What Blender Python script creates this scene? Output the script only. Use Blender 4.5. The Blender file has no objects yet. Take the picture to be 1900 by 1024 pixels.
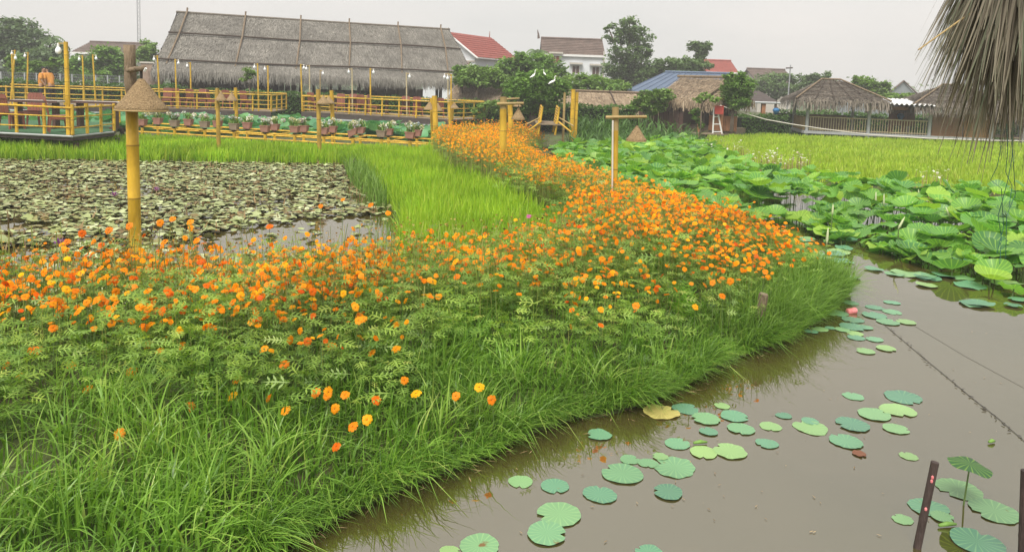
import bpy, math, random
import numpy as np
from mathutils import Vector, Matrix, Euler
R = math.radians; PI = math.pi
random.seed(3); rng = np.random.default_rng(7)
S = bpy.context.scene; COL = S.collection

# ------------------------------------------------------------------ camera
H, F, CX, CY = 2.2, 1428.0, 950.0, 312.0
PITCH, ROLL = R(6.07), R(2.0)
fw = Vector((0, math.cos(PITCH), -math.sin(PITCH)))
rt0 = Vector((1, 0, 0)); up0 = Vector((0, math.sin(PITCH), math.cos(PITCH)))
rt = rt0*math.cos(ROLL) + up0*math.sin(ROLL)
up = up0*math.cos(ROLL) - rt0*math.sin(ROLL)
cd = bpy.data.cameras.new('camera'); cam = bpy.data.objects.new('camera', cd); COL.objects.link(cam)
m3 = Matrix((rt, up, -fw)).transposed()
cam.matrix_world = Matrix.Translation((0, 0, H)) @ m3.to_4x4()
cd.sensor_width = 36; cd.lens = 36*F/1900; cd.shift_y = -200/1900
cd.clip_start = .05; cd.clip_end = 3000
S.camera = cam

# ------------------------------------------------------------------ sky and sun (bright overcast)
SUN_EL, SUN_AZ = R(58), R(200)
w = bpy.data.worlds.new('World'); S.world = w; w.use_nodes = True
nt = w.node_tree; nt.nodes.clear()
def N(t, ty, **k):
    n = t.nodes.new(ty)
    for a, v in k.items():
        if a.startswith('i_'): n.inputs[a[2:].replace('_', ' ')].default_value = v
        else: setattr(n, a, v)
    return n
sky = N(nt, 'ShaderNodeTexSky', sky_type='NISHITA', sun_disc=False, sun_elevation=SUN_EL, sun_rotation=SUN_AZ)
sky.dust_density = 6; sky.air_density = 1.5
sc = N(nt, 'ShaderNodeVectorMath', operation='SCALE'); sc.inputs['Scale'].default_value = .035
nt.links.new(sky.outputs[0], sc.inputs[0])
tc = N(nt, 'ShaderNodeTexCoord'); mp = N(nt, 'ShaderNodeMapping'); mp.inputs['Scale'].default_value = (1, 1, 3)
nz = N(nt, 'ShaderNodeTexNoise'); nz.inputs['Scale'].default_value = 2.2; nz.inputs['Detail'].default_value = 5
cr = N(nt, 'ShaderNodeValToRGB')
cr.color_ramp.elements[0].position = .3; cr.color_ramp.elements[0].color = (.268, .272, .268, 1)
cr.color_ramp.elements[1].position = .72; cr.color_ramp.elements[1].color = (.34, .322, .308, 1)
mx = N(nt, 'ShaderNodeMixRGB'); mx.inputs[0].default_value = .9
bg = N(nt, 'ShaderNodeBackground'); bg.inputs['Strength'].default_value = 1
out = N(nt, 'ShaderNodeOutputWorld')
L = nt.links.new
L(tc.outputs['Generated'], mp.inputs[0]); L(mp.outputs[0], nz.inputs['Vector']); L(nz.outputs[0], cr.inputs[0])
L(sc.outputs[0], mx.inputs[1]); L(cr.outputs[0], mx.inputs[2]); L(mx.outputs[0], bg.inputs[0]); L(bg.outputs[0], out.inputs[0])
sl = bpy.data.lights.new('sun', 'SUN'); sl.energy = 1.5; sl.angle = R(32); sl.color = (1, .95, .86)
so = bpy.data.objects.new('sun', sl); COL.objects.link(so)
sd = Vector((math.sin(SUN_AZ)*math.cos(SUN_EL), math.cos(SUN_AZ)*math.cos(SUN_EL), math.sin(SUN_EL)))
so.rotation_euler = sd.to_track_quat('Z', 'Y').to_euler()
S.view_settings.view_transform = 'Standard'; S.view_settings.look = 'None'
S.view_settings.exposure = 1.65; S.view_settings.gamma = 1
S.render.engine = 'CYCLES'
S.render.resolution_x = 1024; S.render.resolution_y = 551
S.cycles.max_bounces = 6; S.cycles.diffuse_bounces = 2; S.cycles.transmission_bounces = 4; S.cycles.transparent_max_bounces = 6

# ------------------------------------------------------------------ layout helpers: photo pixel -> world point
def ray(px, py): return fw + rt*((px-CX)/F) - up*((py-CY)/F)
def P(px, py, Z):
    d = ray(px, py); return Vector((0, 0, H)) + d*(Z/d.y)
def G(px, py, z=0.0):
    d = ray(px, py); return Vector((0, 0, H)) + d*((z-H)/d.z)
def poly(pts, z=0.0): return np.array([tuple(G(x, y, z))[:2] for x, y in pts])
def inside(p, q):
    x, y = q[:, 0], q[:, 1]; r = np.zeros(len(q), bool); n = len(p)
    for i in range(n):
        x1, y1 = p[i]; x2, y2 = p[(i+1) % n]
        c = ((y1 > y) != (y2 > y)); 
        if y1 != y2: r ^= c & (x < (x2-x1)*(y-y1)/(y2-y1)+x1)
    return r
def pdist(p, q, closed=True):
    d = np.full(len(q), 1e9); n = len(p)
    for i in range(n if closed else n-1):
        a = p[i]; b = p[(i+1) % n]; ab = b-a
        t = np.clip(((q-a)@ab)/max(ab@ab, 1e-9), 0, 1)
        d = np.minimum(d, np.linalg.norm(q-(a+t[:, None]*ab), axis=1))
    return d
def sdf(p, q): return np.where(inside(p, q), -1, 1)*pdist(p, q)
def scatter(p, dens):
    lo, hi = p.min(0), p.max(0); n = int((hi-lo).prod()*dens)
    q = lo+rng.random((n, 2))*(hi-lo); return q[inside(p, q)]

# ------------------------------------------------------------------ materials
def srgb(r, g, b):
    f = lambda c: (c/255/12.92 if c/255 < .04045 else ((c/255+.055)/1.055)**2.4)
    return (f(r), f(g), f(b))
def newmat(name):
    m = bpy.data.materials.new(name); m.use_nodes = True; return m, m.node_tree, m.node_tree.nodes['Principled BSDF']
def mat(name, c, rough=.7, v=.25, scale=8, bump=.1, bscale=None, stretch=(1, 1, 1), spec=.3, dark=None, metal=0, usevar=0, c2=None):
    """noise-broken colour with fine relief; dark = colour at 'var' attribute 1 (bamboo nodes etc.)"""
    m, t, b = newmat(name); L = t.links.new
    tc = N(t, 'ShaderNodeTexCoord'); mp = N(t, 'ShaderNodeMapping'); mp.inputs['Scale'].default_value = stretch
    L(tc.outputs['Object'], mp.inputs[0])
    nz = N(t, 'ShaderNodeTexNoise'); nz.inputs['Scale'].default_value = scale; nz.inputs['Detail'].default_value = 6; nz.inputs['Roughness'].default_value = .65
    L(mp.outputs[0], nz.inputs['Vector'])
    r = N(t, 'ShaderNodeValToRGB'); e = r.color_ramp.elements
    e[0].position = .28; e[1].position = .72
    e[0].color = (*[x*(1-v) for x in c], 1); e[1].color = (*[min(1, x*(1+v)) for x in (c2 or c)], 1)
    L(nz.outputs[0], r.inputs[0]); last = r.outputs[0]
    if dark or usevar:
        at = N(t, 'ShaderNodeAttribute', attribute_name='var'); mxx = N(t, 'ShaderNodeMixRGB')
        mxx.inputs[2].default_value = (*(dark or c), 1); L(at.outputs['Fac'], mxx.inputs[0]); L(last, mxx.inputs[1]); last = mxx.outputs[0]
    L(last, b.inputs['Base Color']); b.inputs['Roughness'].default_value = rough; b.inputs['Metallic'].default_value = metal
    b.inputs['Specular IOR Level'].default_value = spec
    if bump:
        n2 = N(t, 'ShaderNodeTexNoise'); n2.inputs['Scale'].default_value = bscale or scale*4; n2.inputs['Detail'].default_value = 4
        L(mp.outputs[0], n2.inputs['Vector'])
        bp = N(t, 'ShaderNodeBump'); bp.inputs['Strength'].default_value = bump*3; bp.inputs['Distance'].default_value = .02
        L(n2.outputs[0], bp.inputs['Height']); L(bp.outputs[0], b.inputs['Normal'])
    return m
def leafmat(name, cols, rough=.5, trans=.35, spec=.3, veins=0, patch=0, tcol=1.25):
    """leaf colour from the per-leaf 'var' attribute through a ramp, part of the light passing through"""
    m, t, b = newmat(name); L = t.links.new; o = t.nodes['Material Output']
    at = N(t, 'ShaderNodeAttribute', attribute_name='var'); r = N(t, 'ShaderNodeValToRGB'); e = r.color_ramp.elements
    while len(e) < len(cols): e.new(.5)
    for i, c in enumerate(cols): e[i].position = i/(len(cols)-1); e[i].color = (*c, 1)
    L(at.outputs['Fac'], r.inputs[0]); last = r.outputs[0]
    geo = N(t, 'ShaderNodeNewGeometry'); nz = N(t, 'ShaderNodeTexNoise'); nz.inputs['Scale'].default_value = .9; nz.inputs['Detail'].default_value = 4
    L(geo.outputs['Position'], nz.inputs['Vector'])
    mr = N(t, 'ShaderNodeMapRange'); mr.inputs[1].default_value = .3; mr.inputs[2].default_value = .7; mr.inputs[3].default_value = .78; mr.inputs[4].default_value = 1.22
    L(nz.outputs[0], mr.inputs[0])
    vm = N(t, 'ShaderNodeVectorMath', operation='SCALE'); L(last, vm.inputs[0]); L(mr.outputs[0], vm.inputs['Scale']); last = vm.outputs[0]
    if veins:
        a2 = N(t, 'ShaderNodeAttribute', attribute_name='luv'); sx = N(t, 'ShaderNodeSeparateXYZ'); L(a2.outputs['Vector'], sx.inputs[0])
        an = N(t, 'ShaderNodeMath', operation='ARCTAN2'); L(sx.outputs[1], an.inputs[0]); L(sx.outputs[0], an.inputs[1])
        mu = N(t, 'ShaderNodeMath', operation='MULTIPLY'); L(an.outputs[0], mu.inputs[0]); mu.inputs[1].default_value = 18/(2*PI)
        fr = N(t, 'ShaderNodeMath', operation='FRACT'); L(mu.outputs[0], fr.inputs[0])
        s5 = N(t, 'ShaderNodeMath', operation='SUBTRACT'); L(fr.outputs[0], s5.inputs[0]); s5.inputs[1].default_value = .5
        ab = N(t, 'ShaderNodeMath', operation='ABSOLUTE'); L(s5.outputs[0], ab.inputs[0])
        m2 = N(t, 'ShaderNodeMapRange'); m2.inputs[1].default_value = .03; m2.inputs[2].default_value = .16; m2.inputs[3].default_value = veins; m2.inputs[4].default_value = 0
        L(ab.outputs[0], m2.inputs[0])
        mv = N(t, 'ShaderNodeMixRGB'); L(m2.outputs[0], mv.inputs[0]); L(last, mv.inputs[1]); mv.inputs[2].default_value = (*[min(1, x*1.7+.03) for x in cols[-1]], 1)
        last = mv.outputs[0]
    if patch:
        n3 = N(t, 'ShaderNodeTexNoise'); n3.inputs['Scale'].default_value = 9; n3.inputs['Detail'].default_value = 5; L(geo.outputs['Position'], n3.inputs['Vector'])
        m4 = N(t, 'ShaderNodeMapRange'); m4.inputs[1].default_value = .62 if patch == 1 else patch; m4.inputs[2].default_value = .72 if patch == 1 else patch+.05; L(n3.outputs[0], m4.inputs[0])
        mb = N(t, 'ShaderNodeMixRGB'); mb.inputs[2].default_value = (.16, .09, .025, 1); L(m4.outputs[0], mb.inputs[0]); L(last, mb.inputs[1]); last = mb.outputs[0]
    L(last, b.inputs['Base Color']); b.inputs['Roughness'].default_value = rough; b.inputs['Specular IOR Level'].default_value = spec
    if trans:
        tr = N(t, 'ShaderNodeBsdfTranslucent'); ms = N(t, 'ShaderNodeMixShader'); ms.inputs[0].default_value = trans
        tv = N(t, 'ShaderNodeVectorMath', operation='MULTIPLY'); tv.inputs[1].default_value = (tcol, tcol*1.05, tcol*.5); L(last, tv.inputs[0]); L(tv.outputs[0], tr.inputs[0])
        L(b.outputs[0], ms.inputs[1]); L(tr.outputs[0], ms.inputs[2]); L(ms.outputs[0], o.inputs[0])
    return m
M = {}
M['bamboo'] = mat('yellow painted bamboo', (.5, .29, .018), .5, .38, 5, .12, stretch=(1, 1, .35), dark=(.2, .12, .02), c2=(.6, .38, .04))
M['bamboo_old'] = mat('faded bamboo', (.4, .26, .05), .6, .4, 5, .15, stretch=(1, 1, .35), dark=(.14, .09, .03))
M['bamboo_raw'] = mat('weathered bamboo', (.36, .26, .11), .6, .3, 7, .08, stretch=(1, 1, .3), dark=(.12, .08, .03))
M['bamboo_pale'] = mat('pale bamboo', (.5, .42, .26), .55, .2, 7, .05, dark=(.2, .15, .08))
M['bark'] = mat('bark', (.13, .1, .075), .9, .4, 9, .4, stretch=(1, 1, .25))
M['logbark'] = mat('grey brown log', (.2, .15, .1), .9, .35, 14, .35, stretch=(1, 1, .3))
M['wicker'] = mat('woven straw', (.3, .2, .1), .85, .4, 60, .5, bscale=90, c2=(.38, .27, .15))
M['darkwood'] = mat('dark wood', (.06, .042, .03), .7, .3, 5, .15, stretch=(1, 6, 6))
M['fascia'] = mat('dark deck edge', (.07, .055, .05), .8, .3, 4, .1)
M['carpet'] = mat('green carpet', (.05, .125, .06), .95, .3, 10, .2)
M['plank'] = mat('weathered planks', (.24, .19, .13), .8, .3, 5, .2, stretch=(1, 8, 8))
M['pinkplastic'] = mat('reddish brown plastic', (.24, .085, .06), .45, .12, 3, 0)
M['tabletop'] = mat('pale table top', (.42, .36, .31), .35, .1, 3, 0)
M['white'] = mat('white paint', (.74, .74, .74), .6, .06, 1.2, .03)
M['whitewall'] = mat('white plaster', (.62, .65, .69), .8, .08, .5, .03, c2=(.7, .73, .77))
M['creamwall'] = mat('cream plaster', (.5, .47, .42), .8, .14, .6, .03)
M['greymetal'] = mat('grey post', (.42, .44, .45), .5, .12, 3, .02)
M['redtile'] = mat('red roof tiles', (.27, .075, .06), .8, .2, 2.5, .1, stretch=(1, 1, 1))
M['browntile'] = mat('old brown roof tiles', (.13, .095, .08), .9, .35, 1.5, .2)
M['bluemetal'] = mat('blue sheet roof', (.1, .135, .2), .5, .12, .7, .02)
M['glass'] = mat('dark window', (.03, .035, .04), .15, .1, 2, 0, spec=.5)
M['greywall'] = mat('grey wall', (.26, .29, .31), .8, .1, 1, .03)
M['shutter'] = mat('brown shutter', (.1, .055, .045), .6, .2, 5, .05)
M['bulb'] = mat('white bulb', (.85, .87, .9), .25, .03, 3, 0, spec=.5)
M['terracotta'] = mat('pink brown planter', (.34, .17, .13), .7, .15, 5, .05)
M['terracotta2'] = mat('grey brown planter', (.27, .2, .15), .7, .15, 5, .05)
M['brick'] = mat('brownish wall', (.3, .22, .17), .9, .2, 3, .15)
M['blind'] = mat('bamboo blind', (.36, .2, .07), .7, .2, 3, .2, stretch=(.5, .5, 30))
M['blind2'] = mat('brown bamboo blind', (.24, .13, .06), .7, .2, 3, .2, stretch=(.5, .5, 30))
M['orangepost'] = mat('orange wood post', (.34, .16, .08), .7, .2, 6, .1)
M['red'] = mat('red painted box', (.38, .05, .04), .5, .1, 4, 0)
M['pinkred'] = mat('red can', (.6, .1, .12), .3, .15, 20, 0, c2=(.75, .3, .3))
M['lantern'] = mat('blue lantern', (.03, .16, .36), .5, .1, 5, 0)
M['egret'] = mat('white feathers', (.82, .82, .8), .8, .05, 20, .1)
M['beak'] = mat('yellow beak', (.5, .3, .05), .5, .1, 20, 0)
M['skin'] = mat('skin', (.42, .24, .15), .6, .06, 10, 0)
M['shirt'] = mat('orange shirt', (.62, .27, .06), .85, .1, 8, .1)
M['trousers'] = mat('dark trousers', (.025, .025, .03), .85, .1, 8, .1)
M['hair'] = mat('black hair', (.012, .01, .01), .5, .1, 30, .1)
M['rope'] = mat('dark rope', (.05, .045, .04), .9, .2, 30, .1)
M['netgreen'] = mat('green net cord', (.03, .1, .07), .8, .2, 30, .1)
M['palepipe'] = mat('pale pipe', (.62, .58, .53), .6, .1, 8, .02)
M['charred'] = mat('dark wet post', (.035, .028, .026), .6, .4, 9, .3, stretch=(1, 1, .3), c2=(.06, .04, .035))
M['metalmast'] = mat('grey steel', (.3, .31, .33), .5, .1, 8, 0)
GR = lambda *a: [srgb(*x) for x in a]
M['grass'] = leafmat('grass blades', [(.06, .135, .018), (.15, .3, .036), (.25, .43, .065), (.4, .5, .12)], .38, .35, .45)
M['tipgrass'] = leafmat('fine tip grass', [(.1, .19, .03), (.16, .29, .045), (.24, .38, .08)], .5, .35)
M['rice'] = leafmat('young rice', [(.15, .28, .014), (.24, .42, .018), (.33, .5, .03), (.45, .52, .07)], .5, .35)
M['rice2'] = leafmat('field rice', [(.23, .38, .02), (.31, .47, .03), (.4, .54, .05), (.5, .56, .1)], .5, .35)
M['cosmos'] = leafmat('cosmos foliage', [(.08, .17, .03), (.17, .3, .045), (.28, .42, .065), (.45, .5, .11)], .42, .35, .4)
M['stem'] = leafmat('cosmos stems', [(.16, .23, .04), (.24, .29, .07), (.3, .27, .09)], .6, .2)
M['petal'] = leafmat('cosmos petals', [(.76, .13, .004), (.87, .28, .004), (.95, .39, .005), (.95, .52, .01)], .5, .42, .2)
M['petal_pink'] = leafmat('pink petals', [(.5, .1, .3), (.6, .15, .4)], .5, .3, .2)
M['flowereye'] = mat('flower centre', (.5, .22, .02), .8, .3, 60, .3)
M['lotus'] = leafmat('lotus leaf', [(.055, .16, .055), (.1, .27, .07), (.17, .38, .065), (.33, .5, .06)], .42, .38, .4, veins=.35)
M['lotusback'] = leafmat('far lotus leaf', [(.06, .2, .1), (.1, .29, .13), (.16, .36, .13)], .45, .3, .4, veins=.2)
M['pad'] = leafmat('floating lotus pad', [(.08, .2, .13), (.11, .27, .16), (.15, .31, .15), (.24, .38, .13)], .38, 0, .5, veins=.22, patch=.68)
M['padyellow'] = leafmat('yellowing pad', [(.42, .36, .11), (.45, .4, .13)], .45, 0, .4, veins=.3, patch=1)
M['padbrown'] = leafmat('rotting pad', [(.16, .06, .025), (.2, .08, .04)], .5, 0, .4, patch=1)
M['lily'] = leafmat('lily leaf', [(.17, .11, .04), (.2, .19, .07), (.25, .29, .11), (.33, .38, .17), (.45, .48, .28)], .5, 0, .35)
M['stalk'] = mat('lotus stalk', (.11, .17, .05), .6, .2, 10, 0)
M['hedge'] = leafmat('hedge leaves', [(.04, .09, .015), (.07, .155, .022), (.11, .22, .04)], .5, .3)
M['hedgecore'] = mat('hedge interior', (.012, .025, .008), 1, .3, 4, 0)  # shade inside the hedge given as a near-black colour
M['reed'] = leafmat('reed leaves', [(.05, .11, .03), (.09, .19, .045), (.14, .25, .07)], .5, .3)
M['tree_a'] = leafmat('broad leaf tree', [(.07, .14, .025), (.13, .25, .045), (.22, .37, .075)], .5, .3)
M['tree_b'] = leafmat('dark tree', [(.09, .15, .055), (.13, .21, .075), (.18, .28, .1)], .55, .3)
M['tree_c'] = leafmat('pale tree', [(.11, .19, .04), (.17, .29, .06), (.25, .38, .1)], .5, .3)
M['tree_d'] = leafmat('hazy tree', [(.11, .17, .09), (.15, .22, .11), (.2, .28, .14)], .6, .25)  # paler, greyed greens: distance haze put into the leaf colour
M['fern'] = leafmat('fern', [(.13, .3, .02), (.2, .4, .03)], .5, .35)
M['whiteflower'] = leafmat('white blossoms', [(.6, .58, .52), (.75, .73, .7), (.55, .42, .35)], .7, .2)
M['bouquet'] = leafmat('pale blossoms', [(.65, .62, .55), (.4, .5, .62), (.6, .56, .3), (.7, .66, .62), (.5, .4, .45)], .7, .2)
M['thatch'] = leafmat('grey thatch', [(.145, .138, .122), (.2, .188, .167), (.255, .242, .216), (.33, .312, .272)], .9, 0, .1)
M['thatch_b'] = leafmat('brown thatch', [(.15, .11, .08), (.25, .19, .13), (.34, .26, .18), (.44, .36, .26)], .9, 0, .1)
M['thatch_d'] = leafmat('dark thatch', [(.09, .078, .066), (.14, .12, .1), (.19, .165, .138), (.26, .225, .18)], .9, 0, .1)
M['frond'] = leafmat('dry palm frond', [(.06, .05, .038), (.13, .112, .085), (.24, .21, .16), (.12, .14, .09), (.38, .33, .26)], .8, .15, .2)
M['thatchcore'] = mat('thatch underlayer', (.15, .13, .105), 1, .3, 6, .2)
M['petal_violet'] = leafmat('violet petals', [(.22, .05, .3), (.3, .08, .36)], .5, .3, .2)
M['budpale'] = mat('pale bud', (.5, .55, .32), .5, .15, 20, 0)
M['lotusroll'] = mat('rolled leaf', (.16, .3, .06), .5, .2, 20, 0)
M['seedhead'] = leafmat('seed heads', [(.14, .08, .03), (.3, .2, .05), (.45, .2, .03), (.3, .3, .08)], .7, .1)
M['debris'] = leafmat('dry straw', [(.2, .13, .06), (.35, .26, .14), (.12, .08, .04)], .9, 0, .1)

def watermat():
    m, t, b = newmat('pond water'); L = t.links.new
    geo = N(t, 'ShaderNodeNewGeometry')
    n = N(t, 'ShaderNodeTexNoise'); n.inputs['Scale'].default_value = .35; n.inputs['Detail'].default_value = 4; L(geo.outputs['Position'], n.inputs['Vector'])
    r = N(t, 'ShaderNodeValToRGB'); r.color_ramp.elements[0].color = (.058, .046, .012, 1); r.color_ramp.elements[1].color = (.072, .059, .021, 1)
    r.color_ramp.elements[0].position = .3; r.color_ramp.elements[1].position = .7
    L(n.outputs[0], r.inputs[0]); L(r.outputs[0], b.inputs['Base Color'])
    b.inputs['Roughness'].default_value = .025; b.inputs['Specular Tint'].default_value = (1, .975, .9, 1); b.inputs['IOR'].default_value = 3.4; b.inputs['Specular IOR Level'].default_value = .5
    n2 = N(t, 'ShaderNodeTexNoise'); n2.inputs['Scale'].default_value = 3.2; n2.inputs['Detail'].default_value = 3; L(geo.outputs['Position'], n2.inputs['Vector'])
    bp = N(t, 'ShaderNodeBump'); bp.inputs['Strength'].default_value = .05; bp.inputs['Distance'].default_value = .05; L(n2.outputs[0], bp.inputs['Height']); L(bp.outputs[0], b.inputs['Normal'])
    return m
M['water'] = watermat()
def groundmat():
    m, t, b = newmat('earth and low growth'); L = t.links.new
    geo = N(t, 'ShaderNodeNewGeometry')
    n = N(t, 'ShaderNodeTexNoise'); n.inputs['Scale'].default_value = 1.3; n.inputs['Detail'].default_value = 8; L(geo.outputs['Position'], n.inputs['Vector'])
    r = N(t, 'ShaderNodeValToRGB'); e = r.color_ramp.elements
    e[0].color = (.06, .045, .022, 1); e[1].color = (.075, .105, .025, 1); e[0].position = .35; e[1].position = .6
    L(n.outputs[0], r.inputs[0]); L(r.outputs[0], b.inputs['Base Color']); b.inputs['Roughness'].default_value = .95
    n2 = N(t, 'ShaderNodeTexNoise'); n2.inputs['Scale'].default_value = 14; n2.inputs['Detail'].default_value = 5; L(geo.outputs['Position'], n2.inputs['Vector'])
    bp = N(t, 'ShaderNodeBump'); bp.inputs['Strength'].default_value = .6; bp.inputs['Distance'].default_value = .05; L(n2.outputs[0], bp.inputs['Height']); L(bp.outputs[0], b.inputs['Normal'])
    return m
M['ground'] = groundmat()

# ------------------------------------------------------------------ object helpers
ORG = {}
def tag(o, label=None, cat=None, group=None, kind=None):
    if label: o['label'] = label
    if cat: o['category'] = cat
    if group: o['group'] = group
    if kind: o['kind'] = kind
    return o
def thing(name, label, cat, loc=(0, 0, 0), group=None):
    o = bpy.data.objects.new(name, None); COL.objects.link(o); o.location = loc; o.empty_display_size = .1
    ORG[o.name] = Vector(loc); return tag(o, label, cat, group)
def link(name, me, parent=None):
    o = bpy.data.objects.new(name, me); COL.objects.link(o)
    if parent: o.parent = parent; ORG[o.name] = ORG[parent.name]
    else: ORG[o.name] = Vector((0, 0, 0))
    return o
class MB:
    def __init__(s): s.v = []; s.f = []; s.a = []
    def quad(s, a, b, c, d, var=0):
        n = len(s.v); s.v += [tuple(a), tuple(b), tuple(c), tuple(d)]; s.a += [var]*4; s.f.append((n, n+1, n+2, n+3)); return s
    def face(s, pts, var=0):
        n = len(s.v); s.v += [tuple(p) for p in pts]; s.a += [var]*len(pts); s.f.append(tuple(range(n, n+len(pts)))); return s
    def hexa(s, b, t, var=0):
        n = len(s.v); s.v += [tuple(p) for p in b]+[tuple(p) for p in t]; s.a += [var]*8
        for f in ((3, 2, 1, 0), (4, 5, 6, 7), (0, 1, 5, 4), (1, 2, 6, 5), (2, 3, 7, 6), (3, 0, 4, 7)): s.f.append(tuple(n+i for i in f))
        return s
    def box(s, c, d, rz=0, var=0):
        x, y, z = d[0]/2, d[1]/2, d[2]/2; cs, sn = math.cos(rz), math.sin(rz); c = Vector(c)
        q = lambda a, b, h: c+Vector((a*cs-b*sn, a*sn+b*cs, h))
        return s.hexa([q(-x, -y, -z), q(x, -y, -z), q(x, y, -z), q(-x, y, -z)], [q(-x, -y, z), q(x, -y, z), q(x, y, z), q(-x, y, z)], var)
    def path(s, pts, rad, n=6, vars=None, cap=True, flat=1):
        pts = [Vector(p) for p in pts]; k = len(pts); base = len(s.v)
        t0 = (pts[1]-pts[0]).normalized(); u = t0.orthogonal().normalized()
        for i, p in enumerate(pts):
            t = (pts[min(i+1, k-1)]-pts[max(i-1, 0)]).normalized(); u = (u-t*u.dot(t)).normalized(); vv = t.cross(u)
            for j in range(n):
                a = 2*PI*j/n; s.v.append(tuple(p+(u*math.cos(a)+vv*math.sin(a)*flat)*rad[i])); s.a.append(vars[i] if vars else 0)
        for i in range(k-1):
            for j in range(n):
                a = base+i*n+j; b = base+i*n+(j+1) % n; s.f.append((a, b, b+n, a+n))
        if cap: s.f.append(tuple(base+j for j in reversed(range(n)))); s.f.append(tuple(base+(k-1)*n+j for j in range(n)))
        return s
    def tube(s, a, b, r, r2=None, n=6): return s.path([a, b], [r, r2 or r], n)
    def bamboo(s, a, b, r, r2=None, n=8, gap=.32):
        a, b = Vector(a), Vector(b); Ln = (b-a).length; r2 = r2 or r*.9; pts = []; rad = []; vr = []
        k = max(1, int(Ln/gap)); 
        pts.append(a); rad.append(r); vr.append(0)
        for i in range(1, k):
            t = i/k+random.uniform(-.03, .03)/k
            for dt, m_, v_ in ((-.012, 1, 0), (0, 1.09, .9), (.012, 1, 0)):
                tt = t+dt/max(Ln, .1); pts.append(a.lerp(b, tt)); rad.append((r+(r2-r)*tt)*m_); vr.append(v_)
        pts.append(b); rad.append(r2); vr.append(.3)
        return s.path(pts, rad, n, vr)
    def lathe(s, c, prof, n=16, var=0):
        base = len(s.v); c = Vector(c)
        for r, z in prof:
            for j in range(n): a = 2*PI*j/n; s.v.append((c.x+r*math.cos(a), c.y+r*math.sin(a), c.z+z)); s.a.append(var)
        for i in range(len(prof)-1):
            for j in range(n):
                a = base+i*n+j; b = base+i*n+(j+1) % n; s.f.append((a, b, b+n, a+n))
        return s
    def build(s, name, m, parent=None, smooth=False, kind=None, raw=False):
        me = bpy.data.meshes.new(name); o0 = ORG[parent.name] if (parent and not raw) else Vector((0, 0, 0))
        me.from_pydata([(x-o0.x, y-o0.y, z-o0.z) for x, y, z in s.v], [], s.f)
        me.attributes.new('var', 'FLOAT', 'POINT').data.foreach_set('value', s.a)
        if smooth: me.polygons.foreach_set('use_smooth', [True]*len(me.polygons))
        me.materials.append(M[m] if isinstance(m, str) else m); me.update()
        o = link(name, me, parent)
        if kind: o['kind'] = kind
        return o
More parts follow.
